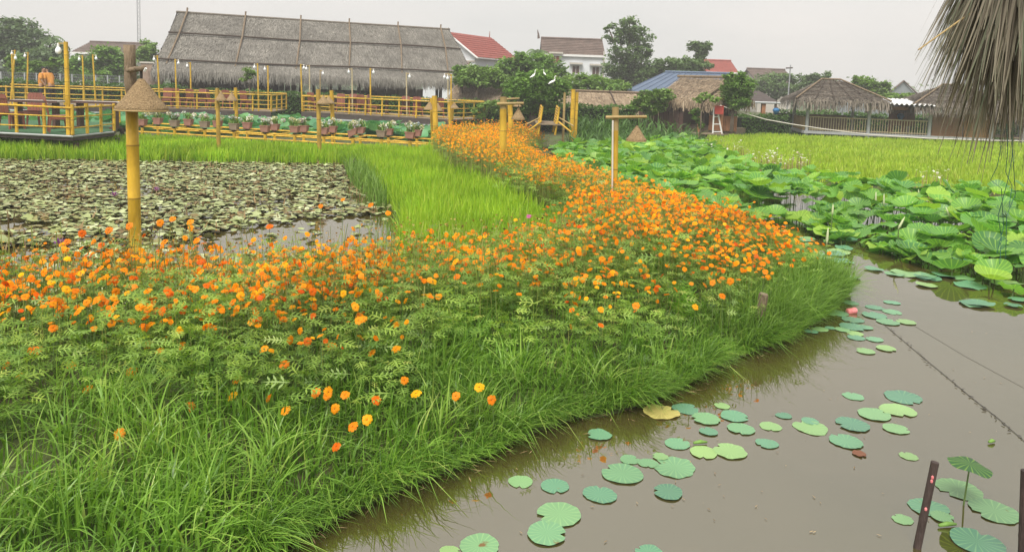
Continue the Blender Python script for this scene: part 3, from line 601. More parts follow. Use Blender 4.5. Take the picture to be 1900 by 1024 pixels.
thatch(nb, f(Lh-.15, 1.5, zR-.02), f(Lh-.05, 1.6, zR-.02), f(Lh+1.3, .3, zE-.1), f(Lh*.72, -.8, zE-.25), 12, 46, .3, .036, .4, .06, .3, .3)
fringe(nb, f(Lh*.72, -.8, zE-.25), f(Lh+1.3, .3, zE-.1), 160, .4, .06, -f.v, .45, .06)
nb.build('thatch', 'thatch_b', t)['kind'] = 'stuff'
part('ridge_pole', 'logbark', t, lambda b: b.tube(f(.3, 1.6, zR+.06), f(Lh+.1, 1.6, zR+.08), .07))
part('hip_pole', 'logbark', t, lambda b: b.tube(f(Lh, 1.5, zR+.1), f(Lh*.72, -.95, zE-.1), .06))
for (x, y, m_) in ((Lh*.66, -.5, 'orangepost'), (Lh*.72, -.45, 'darkwood'), (Lh-.05, -.2, 'orangepost'), (.1, -.4, 'darkwood'), (.1, 3, 'darkwood'), (Lh, 3, 'darkwood'), (.9, -.3, 'darkwood')):
    part('post', m_, t, lambda b: b.tube(f(x, y, 0), f(x, y, zE+.1), .09 if m_ == 'orangepost' else .05, n=7))
part('floor', 'plank', t, lambda b: f.box(b, 0, Lh+.6, 0, 3.2, 0, fl))
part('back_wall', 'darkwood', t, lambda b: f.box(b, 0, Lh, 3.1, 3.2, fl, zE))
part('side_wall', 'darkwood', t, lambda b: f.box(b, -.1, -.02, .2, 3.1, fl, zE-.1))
for k in range(5): part('wall_board', 'orangepost', t, lambda b: f.box(b, Lh*.78+k*.27, Lh*.78+k*.27+.25, -.1, -.04, fl-.1, fl+.62))
for k in range(9): part('fence_board', 'shutter', t, lambda b: f.box(b, -.9+k*.25, -.68+k*.25, -.75, -.7, .2, fl+.75+.05*math.sin(k*3)))
part('grey_panel', 'greymetal', t, lambda b: f.box(b, Lh*.8, Lh*.98, .1, .14, fl+.65, fl+1.15))
# blue sheet roof as its own building
bA = P(1160, 172, 47); bB = P(1350, 172, 45); g_ = Fr(bA, bB); zb = P(1270, 138, 50).z; zl = bA.z
tb = thing('blue_roofed_building', 'building under a sloping blue sheet-metal roof behind the hut', 'building', tuple(g_(g_.len/2, 0, 0)))
k0, k1 = 1.9, g_.len
part('roof', 'bluemetal', tb, lambda b: b.hexa([g_(-.1, 0, zl), g_(k1, 0, zl), g_(k1, 3, zb), g_(k0, 3, zb)], [g_(-.1, 0, zl+.06), g_(k1, 0, zl+.06), g_(k1, 3, zb+.06), g_(k0, 3, zb+.06)]))
part('ridge_cap', 'bluemetal', tb, lambda b: b.tube(g_(k0, 3, zb+.08), g_(k1, 3, zb+.08), .09))
for k in range(13):
    s_ = k/12; part('seam', 'bluemetal', tb, lambda b: b.tube(g_(-.1+s_*(k1+.1), 0, zl+.075), g_(k0+s_*(k1-k0), 3, zb+.075), .025, n=4))
part('wall', 'shutter', tb, lambda b: g_.box(b, .4, k1-.2, .6, 6, 0, zl+.1))
part('eave_beam', 'darkwood', tb, lambda b: b.tube(g_(-.8, -.05, zl-.06), g_(k1, -.05, zl-.04), .06))
# lean-to right of the hut
A = P(1345, 186, 42); B = P(1440, 190, 42); f = Fr(A, B); t = thing('lean_to', 'low shaded lean-to with an orange post between hut and pavilion', 'shelter', tuple(f(f.len/2, 0, 0)))
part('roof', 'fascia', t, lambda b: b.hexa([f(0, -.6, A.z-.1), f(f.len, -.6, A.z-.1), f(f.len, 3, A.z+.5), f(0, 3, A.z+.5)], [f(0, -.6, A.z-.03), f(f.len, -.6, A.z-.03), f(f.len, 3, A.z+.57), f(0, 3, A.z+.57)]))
part('roof_edge', 'greymetal', t, lambda b: b.tube(f(0, -.65, A.z-.06), f(f.len, -.65, A.z-.06), .06))
part('post', 'orangepost', t, lambda b: f.box(b, f.len*.7-.1, f.len*.7+.1, -.6, -.4, 0, A.z-.1))
part('post', 'darkwood', t, lambda b: b.tube(f(.4, 2.6, 0), f(.4, 2.6, A.z+.4), .07))
part('back_rail', 'darkwood', t, lambda b: f.box(b, 0, f.len, 2.7, 2.8, .7, .85))
part('sail', 'bluemetal', t, lambda b: b.hexa([f(.1, .5, A.z+.55), f(1.5, .5, A.z+.1), f(1.5, .6, A.z+.1), f(.1, .6, A.z+.55)], [f(.1, .5, A.z+1.2), f(1.5, .5, A.z+.25), f(1.5, .6, A.z+.25), f(.1, .6, A.z+1.2)]))

# ---- pavilions over the rice field
pa = G(1496, 262, -.05); pb = G(1840, 272, -.05)
ZP = 40.0
pA = P(1496, 247, ZP); pB = P(1840, 260, ZP-1.6)
fl = .42
f = Fr(pA, pB); LP = f.len
def at(px): # position along the pavilion front from a photo column
    lo, hi = -6., LP+6.
    for _ in range(40):
        mid = (lo+hi)/2; p = f(mid, 0, 1)-Vector((0, 0, H)); x = CX+F*p.dot(rt)/p.dot(fw)
        if x < px: lo = mid
        else: hi = mid
    return lo
def hiproof(t, x0, x1, y0, y1, ze, zr, rx0, rx1, mname, over=.0):
    ym = (y0+y1)/2; c = [f(x0, y0, ze), f(x1, y0, ze), f(x1, y1, ze), f(x0, y1, ze)]; r0, r1 = f(rx0, ym, zr), f(rx1, ym, zr)
    dn = Vector((0, 0, -.05))
    part('roof', 'thatchcore', t, lambda b: b.face([c[0]+dn, c[1]+dn, r1+dn, r0+dn]).face([c[1]+dn, c[2]+dn, r1+dn]).face([c[2]+dn, c[3]+dn, r0+dn, r1+dn][::-1]).face([c[3]+dn, c[0]+dn, r0+dn]))
    nb = NB()
    thatch(nb, r0, r1, c[1], c[0], 13, 38, .3, .035, .4, .045, .1)
    thatch(nb, r0, r0+f.v*.02, c[0], c[3], 13, 38, .3, .035, .4, .045, .1); thatch(nb, r1, r1+f.v*.02, c[2], c[1], 13, 38, .3, .035, .4, .045, .1)
    fringe(nb, c[0], c[1], int((x1-x0)*70), .42, .05, -f.v, .5, .07); fringe(nb, c[3], c[0], int((y1-y0)*50), .42, .05, -f.u, .35, .07); fringe(nb, c[1], c[2], int((y1-y0)*50), .4, .05, f.u, .5, .07)
    nb.build('thatch', mname, t)['kind'] = 'stuff'
    for a_, b_ in ((c[0], r0), (c[1], r1), (r0, r1)):
        part('hip_pole', 'logbark', t, lambda b: b.tube(a_+Vector((0, 0, .1)), b_+Vector((0, 0, .1)), .05))
    for s_ in (.22, .42, .62, .82):
        part('batten', 'darkwood', t, lambda b: b.tube(r0.lerp(c[0], s_)+Vector((0, -.06, .09)), r1.lerp(c[1], s_)+Vector((0, -.06, .09)), .018, n=4))
    for s_ in (.2, .4, .6, .8):
        part('batten', 'darkwood', t, lambda b: b.tube(r0.lerp(r1, s_)+Vector((0, -.06, .1)), c[0].lerp(c[1], s_)+Vector((0, -.06, .1)), .018, n=4))
    return c
x1612, x1725, x1840 = at(1612), at(1725), at(1840)
t1 = thing('thatched_pavilion', 'thatched pavilion on grey stilts with a picket rail, left of the pair', 'pavilion', tuple(f(x1612/2, 1, 0)))
ze1 = P(1560, 190, ZP).z
hiproof(t1, -.75, x1612+.8, -.7, 4.2, ze1+.05, P(1540, 151, ZP+2).z, x1612*.3, x1612*.62, 'thatch_d')
for x, y in ((0, 0), (x1612, 0), (-.1, 3.4), (x1612, 3.4)):
    part('post', 'greymetal', t1, lambda b: b.tube(f(x, y, -.2), f(x, y, ze1+.1), .085, n=8))
t2 = thing('thatched_pavilion', 'thatched pavilion closed with bamboo blinds, right of the pair', 'pavilion', tuple(f((x1725+x1840)/2, 1, 0)))
hiproof(t2, x1725-1.0, x1840+.8, -.7, 4.2, P(1790, 200, ZP-1.3).z+.02, P(1780, 162, ZP+1).z, x1725+1.0, x1725+1.9, 'thatch_d')
ze2 = P(1790, 200, ZP-1.3).z
for x, y in ((x1725, 0), (x1840, 0), (x1725, 3.4), (x1840, 3.4)):
    part('post', 'greymetal', t2, lambda b: b.tube(f(x, y, -.2), f(x, y, ze2+.1), .085, n=8))
for (xa, xb, m_) in ((x1725+.12, x1725+1.55, 'blind2'), (x1725+1.6, x1840-.1, 'blind')):
    bl = part('blind', m_, t2, lambda b: f.box(b, xa, xb, .02, .05, fl, ze2-.3))
    for k in range(14): part('blind_slat', m_, bl, lambda b: f.box(b, xa, xb, .0, .018, fl+.02+k*(ze2-.32-fl)/14, fl+.0+(k+.86)*(ze2-.32-fl)/14))
part('side_blind', 'blind2', t2, lambda b: f.box(b, x1725-1.4, x1725-.1, 2.0, 2.05, fl+.4, ze2-.2))
t3 = thing('pavilion_deck', 'long raised deck with slatted rail joining the two thatched pavilions', 'deck', tuple(f(LP/2, 1, 0)))
part('floor', 'plank', t3, lambda b: f.box(b, -.1, x1840+.1, .1, 3.6, fl-.1, fl-.01))
part('edge_beam', 'greymetal', t3, lambda b: f.box(b, -.15, x1840+.1, -.12, .09, fl-.12, fl+.02))
part('side_beam', 'greymetal', t3, lambda b: f.box(b, -.2, -.105, .1, 3.6, fl-.12, fl+.02))
for xa, xb in ((.1, x1612-.1), (x1612+.1, x1725-.1)):
    part('hand_rail', 'bamboo_pale', t3, lambda b: b.tube(f(xa, 0, fl+.74), f(xb, 0, fl+.74), .03))
    part('bottom_rail', 'bamboo_pale', t3, lambda b: b.tube(f(xa, 0, fl+.1), f(xb, 0, fl+.1), .022))
    n = int((xb-xa)/.125)
    for k in range(n):
        x = xa+(k+.5)*(xb-xa)/n; part('picket', 'bamboo_pale', t3, lambda b: b.tube(f(x, -.005, fl+.03), f(x, -.005, fl+.74+.02*random.random()), .02, n=5))
for k in range(22):
    y = .15+k*.15; part('picket', 'bamboo_raw', t3, lambda b: b.tube(f(-.1, y, fl+.03), f(-.1, y, fl+.7), .035, n=5))
part('side_rail', 'bamboo_raw', t3, lambda b: b.tube(f(-.1, .1, fl+.72), f(-.1, 3.4, fl+.72), .03))
part('brace', 'greymetal', t3, lambda b: b.tube(f(x1612+1.5, .2, -.2), f(x1612+.9, .2, fl-.12), .04))
part('brace', 'greymetal', t3, lambda b: b.tube(f(x1725-.7, .2, -.2), f(x1725-1.3, .2, fl-.12), .04))
for k in range(6): part('stilt', 'greymetal', t3, lambda b: b.tube(f(1+k*1.5, 2.5, -.2), f(1+k*1.5, 2.5, fl-.1), .07))
part('back_panel', 'brick', t3, lambda b: f.box(b, .6, x1612-.3, 3.4, 3.5, fl, fl+.8))
t4 = thing('corrugated_canopy', 'white corrugated sheet canopy between the two pavilions', 'canopy', tuple(f((x1612+x1725)/2, 1, 0)))
xa, xb = at(1640), at(1721); zc = P(1680, 192, ZP).z
mb = MB(); nseg = 40
for k in range(nseg):
    u0, u1 = k/nseg, (k+1)/nseg; h0, h1 = .05*math.sin(u0*2*PI*9), .05*math.sin(u1*2*PI*9)
    a0, a1 = xa+(xb-xa)*u0, xa+(xb-xa)*u1
    mb.quad(f(a0, -.9, zc-.05+h0), f(a1, -.9, zc-.05+h1), f(a1, 2.4, zc+.2+h1), f(a0, 2.4, zc+.2+h0))
mb.build('sheet', 'white', t4)
part('beam', 'orangepost', t4, lambda b: f.box(b, xa-.4, xb+.4, .1, .2, zc-.35, zc-.18))
for x in (xa+.9, xb-.5): part('post', 'orangepost', t4, lambda b: f.box(b, x-.08, x+.08, 2.0, 2.16, fl, zc-.1))
# third roof at the right edge
A = P(1878, 232, 40); t5 = thing('thatched_pavilion', 'dark thatched roof cut by the right picture edge', 'pavilion', (A.x+1.4, A.y, 0))
c = Vector((A.x+1.5, A.y+1.5, 0)); r5 = 2.0
z5, z5t = P(1890, 222, 40).z, P(1895, 185, 40).z
nb = NB(); 
for k in range(8):
    a0, a1 = k*PI/4, (k+1)*PI/4; e0 = c+Vector((r5*math.cos(a0), r5*math.sin(a0), z5)); e1 = c+Vector((r5*math.cos(a1), r5*math.sin(a1), z5)); ap = c+Vector((0, 0, z5t+.4))
    thatch(nb, ap, ap+(e1-e0)*.01, e1, e0, 7, 22, .4, .07, .4, .08, .1); fringe(nb, e0, e1, 60, .35, .05, (e0-c).normalized(), .4, .06)
nb.build('thatch', 'thatch_d', t5)['kind'] = 'stuff'
part('roof', 'thatchcore', t5, lambda b: b.lathe(c, [(r5*.99, z5-.05), (.02, z5t+.33)], 8))
for k in range(6): part('post', 'greymetal', t5, lambda b: b.tube(c+Vector((1.6*math.cos(k*PI/3), 1.6*math.sin(k*PI/3), -.2)), c+Vector((1.6*math.cos(k*PI/3), 1.6*math.sin(k*PI/3), z5+.2)), .06))
part('floor', 'plank', t5, lambda b: b.lathe(c, [(1.7, .38), (1.7, .46), (.02, .46)], 8))
# ================================================================== decks, rails, lamps, furniture
DZ = .62
def rail_run(root, A, B, posts, levels, r_post=.04, r_rail=.017, m='bamboo', top=.9, z0=DZ, extra=0):
    """bamboo railing from A to B (ground points): each post and each rail a part"""
    A, B = Vector((A.x, A.y, 0)), Vector((B.x, B.y, 0))
    for k in range(posts):
        p = A.lerp(B, k/(posts-1)) if posts > 1 else A
        part('rail_post', m, root, lambda b: b.bamboo(p+Vector((0, 0, z0)), p+Vector((0, 0, z0+top+random.uniform(0, .04))), r_post))
    for i, z in enumerate(levels):
        j = random.uniform(-.012, .012)
        part('rail', m, root, lambda b: b.bamboo(A+Vector((0, -.03, z0+z+j)), B+Vector((0, -.03, z0+z-j)), r_rail*(1.5 if i == 0 else 1), gap=.5))
def deckbox(root, pts, z1, th, m, name='platform'):
    part(name, m, root, lambda b: (b.face([Vector((p.x, p.y, z1)) for p in pts]), b.face([Vector((p.x, p.y, z1-th)) for p in reversed(pts)]),
         [b.quad(Vector((p.x, p.y, z1-th)), Vector((q.x, q.y, z1-th)), Vector((q.x, q.y, z1)), Vector((p.x, p.y, z1))) for p, q in zip(pts, pts[1:]+pts[:1])]))
# near deck, left
n0, n1, n2 = G(-70, 241, DZ), G(135, 251, DZ), G(212, 243, DZ)
n3 = n2+Vector((-1.7, 3.6, 0)); n4 = n0+Vector((-2, 4.6, 0))
deck = thing('near_deck', 'low deck with green carpet and yellow bamboo rail at left pond edge', 'deck', tuple(Vector((n1.x, n1.y, 0))))
deckbox(deck, [n0, n1, n2, n3, n4], DZ-.02, .12, 'fascia'); 
i_ = Vector((.05, .08, 0)); deckbox(deck, [n0+i_, n1+Vector((0, .1, 0)), n2+Vector((-.1, .05, 0)), n3-i_, n4-i_*.5], DZ, .015, 'carpet', 'carpet')
rail_run(deck, n0, n1, 5, [.68, .45, .18], top=.72)
rail_run(deck, n1, n2, 4, [.68, .45, .18], top=.74)
rail_run(deck, n2, n3, 4, [.66, .42, .18], top=.7)
part('edge_trim', 'greymetal', deck, lambda b: b.tube(V2(n0, DZ-.03)-Vector((0, .04, 0)), V2(n1, DZ-.03)-Vector((0, .04, 0)), .025))
part('edge_trim', 'greymetal', deck, lambda b: b.tube(V2(n1, DZ-.03)-Vector((0, .04, 0)), V2(n2, DZ-.03)-Vector((0, .04, 0)), .025))
for p in (n0, n1, n2, n3, n4): part('stilt', 'darkwood', deck, lambda b: b.tube(Vector((p.x, p.y+.15, -.5)), Vector((p.x, p.y+.15, DZ-.2)), .07))
# far deck one and two
def fardeck(label, A, B, dep, posts, lev, endrail=True):
    t = thing('far_deck', label, 'deck', (A.x, A.y, 0)); f = Fr(A, B); L_ = f.len
    n = int(dep/.28)
    for k in range(n): part('deck_board', 'plank', t, lambda b: f.box(b, 0, L_, .02+k*.28, .27+k*.28, DZ-.05, DZ))
    part('edge_board', 'fascia', t, lambda b: f.box(b, -.02, L_+.02, -.06, .0, DZ-.3, DZ-.02))
    part('edge_trim', 'greymetal', t, lambda b: f.box(b, -.02, L_+.02, -.1, -.065, DZ-.33, DZ-.26))
    for k in range(max(3, int(L_/1.6))):
        x = .4+k*(L_-.8)/max(2, int(L_/1.6)-1)
        part('stilt', 'greymetal', t, lambda b: f.box(b, x-.09, x+.09, .1, .28, -.5, DZ-.06))
    rail_run(t, f(0, 0, 0), f(L_, 0, 0), posts, lev, .042, .02, top=.8)
    if endrail:
        rail_run(t, f(L_, .1, 0), f(L_, dep-.1, 0), 4, lev, .038, .02, top=.78)
    return t, f, L_
d1a, d1b = G(-60, 192, DZ), G(503, 208, DZ)
d1b = P(503, 208, 36.2); d1a = P(-60, 194, 35)
fd1, f1, L1 = fardeck('long far deck with yellow bamboo rail in front of the hall', d1a, d1b, 3.6, 17, [.76, .5, .3, .12])
d2a, d2b = P(561, 207, 37.4), P(838, 224, 34.2)
fd2, f2, L2 = fardeck('far deck with yellow bamboo rail ending at the orange flowers', d2a, d2b, 3.4, 10, [.76, .48, .28, .1])
rail_run(fd2, f2(0, .1, 0), f2(0, 3.2, 0), 4, [.76, .5, .3, .12], .04, .024, top=.78)
part('back_rail', 'bamboo', fd1, lambda b: b.bamboo(f1(0, 3.5, DZ+.8), f1(L1, 3.5, DZ+.8), .03))
part('back_rail', 'bamboo', fd2, lambda b: b.bamboo(f2(0, 3.3, DZ+.8), f2(L2, 3.3, DZ+.8), .03))

# lamp poles: bamboo pole, small arm, white bulb
def lamp_pole(px, ytop, ybase, Z, label, m='bamboo', r=.04, side=-1, lean=0, bulb=.68, nb=1, z0=DZ):
    a = P(px, ybase, Z); a.z = z0; tp = P(px+lean, ytop, Z)
    t = thing('lamp_pole', label, 'lamp post', tuple(a), 'bamboo lamp poles along the decks')
    part('pole', m, t, lambda b: b.bamboo(a, tp, r, r*.8))
    for k in range(nb):
        sg = side if k == 0 else -side
        e = tp+Vector((sg*.22*bulb, 0, -.05)); part('arm', 'bamboo_raw', t, lambda b: b.tube(tp+Vector((0, 0, -.04)), e, .018, n=5))
        bl = part('bulb', 'bulb', t, lambda b: b.lathe(e+Vector((0, 0, -.3*bulb)), [(.001, 0), (.06*bulb, .015*bulb), (.085*bulb, .07*bulb), (.08*bulb, .13*bulb), (.045*bulb, .2*bulb), (.001, .21*bulb)], 10), smooth=True)
        part('socket', 'white', bl, lambda b: b.lathe(e+Vector((0, 0, -.1*bulb)), [(.035*bulb, -.01), (.035*bulb, .09), (.001, .1)], 8))
    return t
lamp_pole(128, 78, 250, n1.y+.05, 'tall knotty yellow bamboo lamp pole at the near deck corner', r=.062, side=-1, lean=-6, bulb=.85)
LPS = [(20, 93, 35, -1, 'leftmost tall bamboo lamp pole, cut close to the picture edge', 8), (26, 100, 33, 1, 'second bamboo lamp pole from the left edge', -4), (50, 97, 35.5, -1, 'bamboo lamp pole just left of the two people', 2),
       (157, 103, 35, -1, 'bamboo lamp pole first to the right of the two people', -4), (178, 101, 34.6, 1, 'bamboo lamp pole second to the right of the two people', -6),
       (297, 103, 34, -1, 'bright yellow lamp pole right of the big straw lamp', -5), (328, 110, 36, 1, 'yellow lamp pole under the left end of the hall roof', -3), (355, 116, 37, -1, 'lamp pole before the brown hall door', -2),
       (480, 118, 36.3, -1, 'left one of two lamp poles at the deck end', -2), (498, 122, 38, -1, 'right one of two lamp poles at the deck end', -1),
       (561, 119, 37.4, 1, 'lamp pole at the left corner of the second deck', -3), (688, 127, 36, 1, 'thick yellow lamp pole midway along the second deck', -1)]
for x, y, Z, sd_, lb, ln_ in LPS: lamp_pole(x, y, 200, Z, lb, side=sd_, lean=ln_)
for x, y, Z, sd_, lb in [(575, 121, 38.5, -1, 'pale lamp pole second from the second deck left corner'), (654, 127, 36.6, -1, 'pale lamp pole left of the thick yellow one'),
                         (755, 135, 35.8, 1, 'pale lamp pole between the yellow pole and the deck right end'), (832, 136, 34.4, -1, 'pale lamp pole with two bulbs at deck right end')]:
    lamp_pole(x, y, 215, Z, lb, 'bamboo_pale', .035, sd_, -1, .68, 2 if x > 800 else 1)
lamp_pole(837, 138, 222, 34.1, 'yellow pole beside the pale two-bulb lamp pole', side=-1)
lamp_pole(594, 130, 205, 40, 'thin grey lamp pole behind the second deck', 'bamboo_raw', .025, 1)

# straw cone lamps on bamboo posts
def straw_cone(t, top, h, r):
    sh = part('lamp_shade', 'wicker', t, lambda b: b.lathe(top-Vector((0, 0, h)), [(r*.97, -.004), (r, .012), (r*.985, .03), (r*.8, h*.25), (r*.6, h*.47), (r*.38, h*.71), (r*.17, h*.93), (r*.12, h*1.0), (.001, h*1.02)], 28), smooth=True)
    part('hoop', 'bamboo_raw', sh, lambda b: b.path([top-Vector((0, 0, h))+Vector((r*1.0*math.cos(a*2*PI/20), r*1.0*math.sin(a*2*PI/20), 0)) for a in range(21)], [r*.03]*21, 5, cap=False))
    for k in range(1, 6):
        s_ = k/6; rr_ = r*(1-.83*s_)*1.004
        part('straw_band', 'wicker', sh, lambda b: b.path([top-Vector((0, 0, h*(1-s_*.93)))+Vector((rr_*math.cos(a*2*PI/20), rr_*math.sin(a*2*PI/20), 0)) for a in range(21)], [r*.012]*21, 4, cap=False))
def cone_post(px, ytop, Z, label, lamps, r=.055, zbase=0, m='bamboo', lean=0, topraw=0, bars=(), group=None, rtop=None):
    tp = P(px, ytop, Z); bs = P(px-lean, ytop+200, Z); bs = Vector((bs.x, bs.y, zbase)); 
    t = thing('straw_lamp_post', label, 'lamp post', tuple(bs), group)
    if topraw:
        mid = tp.lerp(bs, topraw); part('post', m, t, lambda b: b.bamboo(bs, mid, r, r*.97, gap=.42, n=12)); part('post_top', 'bamboo_raw', t, lambda b: b.bamboo(mid, tp, r*.97, r*.95, n=12))
    else: part('post', m, t, lambda b: b.bamboo(bs, tp, r, r*.92, gap=.4, n=10))
    for (x0, x1, y, rr_) in bars:
        part('crossbar', 'bamboo_raw', t, lambda b: b.bamboo(P(x0, y, Z-r*1.2), P(x1, y-1, Z-r*1.2), rr_, n=8))
    for (x, y0, y1, wpx, dz) in lamps:
        a = P(x, y0, Z+dz); b_ = P(x, y1, Z+dz); h = a.z-b_.z; rr_ = wpx/2*(Z+dz)/F
        c_ = part('cord', 'rope', t, lambda b: b.tube(a, a+Vector((0, 0, .16)), .008, n=4)); straw_cone(t, a, h, rr_)
    return t
# the big near one: grey log above, yellow bamboo below, stub branch, wide straw lamp
t = thing('straw_lamp_post', 'nearest yellow bamboo post with a grey log top and wide straw lamp', 'lamp post', tuple(G(254, 500, .1)))
Zm = 7.5; bt = P(253, 520, Zm); bt = Vector((bt.x, bt.y, -.1)); t.location = bt; ORG[t.name] = bt.copy(); md = P(243.5, 165, Zm)
part('post', 'bamboo', t, lambda b: b.bamboo(bt, md, .06, .056, gap=.5, n=14), smooth=True)
part('log_top', 'logbark', t, lambda b: b.path([P(246, 200, Zm-.05), P(242, 150, Zm-.05), P(241, 110, Zm-.04), P(240, 84, Zm-.04)], [.045, .057, .052, .056], 12, [0, 0, .0, 0]), smooth=True)
part('branch_stub', 'logbark', t, lambda b: b.path([P(236, 131, Zm-.13), P(250, 129, Zm-.13), P(262, 128, Zm-.13), P(268, 127, Zm-.14)], [.022, .027, .025, .027], 9), smooth=True)
a = P(262, 147, Zm-.12); straw_cone(t, a, a.z-P(262, 205, Zm-.12).z, 46*(Zm-.12)/F); part('cord', 'rope', t, lambda b: b.tube(a-Vector((0, 0, .04)), P(262, 128, Zm-.12), .014))
part('white_tie', 'white', t, lambda b: b.tube(P(268, 133, Zm-.15), P(271, 127, Zm-.16), .012, n=5))
gp = None
cone_post(403, 164, 20.3, 'bamboo post with a straw lamp left of the potted plants fence', [(410, 170, 187, 20, -.1)], .055, -.1, lean=-4, m='bamboo_old')
cone_post(437, 163, 26.5, 'yellow post with a straw lamp behind the potted fence, left pair', [(430, 172, 187, 19, -.1)], .06, 0, lean=-4)
cone_post(590, 166, 20.6, 'bamboo post with straw lamp, left of the middle pair in the rice', [(600, 178, 193, 24, -.1)], .06, -.1, lean=-3, m='bamboo_old')
cone_post(615, 168, 26.5, 'bright yellow post with straw lamp, right of the middle pair', [(610, 180, 192, 22, -.15)], .07, 0, lean=-3)
cone_post(806, 178, 23.6, 'thick yellow end post of the potted fence with a straw lamp', [(797, 190, 204, 22, .3)], .085, 0, lean=-2)
cone_post(800, 182, 24.2, 'darker bamboo post tied behind the fence end post', [(812, 192, 206, 20, .2)], .06, 0, lean=-2)
cone_post(833, 190, 33.5, 'short yellow post at the deck corner with a small straw lamp', [(843, 191, 201, 17, .1)], .07, 0, bars=((832, 850, 187, .02),))
cone_post(934, 180, 15.5, 'yellow post with crossbar and straw lamp among the flowers, bridge behind', [(962, 201, 222, 25, 0)], .075, 0, lean=2, topraw=.12, bars=((922, 972, 193, .03),))
cone_post(946, 190, 25, 'yellow post with small straw lamp behind the flowers near the bridge', [(960, 189, 198, 16, 0)], .09, 0, bars=((940, 964, 184, .03),))
t = cone_post(1142, 199, 11, 'right yellow post with pale crossbar and hanging straw lamp, lotus behind', [(1182, 234, 262, 38, 0)], .05, 0, lean=2, topraw=.17, bars=((1124, 1200, 218, .023),))
part('white_pipe', 'palepipe', t, lambda b: b.tube(P(1136, 366, 10.9), P(1137, 224, 10.9), .013))
# plain poles
for (x, y0, Z, lb, m_, r_) in ((1064, 166, 27, 'yellow bamboo pole pair right of the little bridge', 'bamboo', .08), (1048, 172, 26, 'thin brown bamboo pole right of the little bridge', 'bamboo_raw', .045)):
    tp = P(x, y0, Z); t = thing('bamboo_pole', lb, 'pole', (tp.x, tp.y, 0)); part('pole', m_, t, lambda b: b.bamboo(Vector((tp.x, tp.y, -.2)), tp, r_))
    if r_ > .05: part('pole', m_, t, lambda b: b.bamboo(Vector((tp.x+.14, tp.y+.1, -.2)), tp+Vector((.14, .1, -.1)), r_*.8))
# potted fence: two rows of rails on short stubs, a planter on each stub
fa, fb = P(236, 250, 25.4), P(803, 275, 23.4); f = Fr(fa, fb); LF = f.len
fence = thing('potted_fence', 'low double fence of yellow bamboo rails carrying planters above the rice', 'fence', (fa.x, fa.y, 0))
for yy, zs in ((0, (.44, .26)), (1.3, (.46, .28))):
    for z in zs:
        for dz in (0, .045):
            part('rail', 'bamboo', fence, lambda b: b.bamboo(f(0, yy+dz, z+.02+dz*.2), f(LF, yy+dz, z-.06+dz*.2), .02, gap=.6))
for k in range(9): 
    part('cross_rail', 'bamboo', fence, lambda b: b.bamboo(f(k*LF/8, 0, .4), f(k*LF/8, 1.34, .42), .02))
def fx(px, yy):
    lo, hi = -3., LF+3.
    for _ in range(40):
        mid = (lo+hi)/2; p = f(mid, yy, .6)-Vector((0, 0, H)); x = CX+F*p.dot(rt)/p.dot(fw)
        if x < px: lo = mid
        else: hi = mid
    return lo
POTS = [(264, 227, 0), (293, 225, 1), (324, 229, 0), (350, 227, 1), (380, 231, 0), (404, 230, 1), (434.5, 235, 0), (459, 233, 1), (492, 239, 0), (510, 236, 1), (547, 240, 0), (564, 239, 1),
        (601, 243, 0), (617, 240, 1), (655, 246, 0), (669, 242, 1), (708, 248, 0), (721, 245, 1), (761, 251, 0), (774, 247, 1)]
ordn = ['first', 'second', 'third', 'fourth', 'fifth', 'sixth', 'seventh', 'eighth', 'ninth', 'tenth', 'eleventh', 'twelfth', 'thirteenth', 'fourteenth', 'fifteenth', 'sixteenth', 'seventeenth', 'eighteenth', 'nineteenth', 'last']
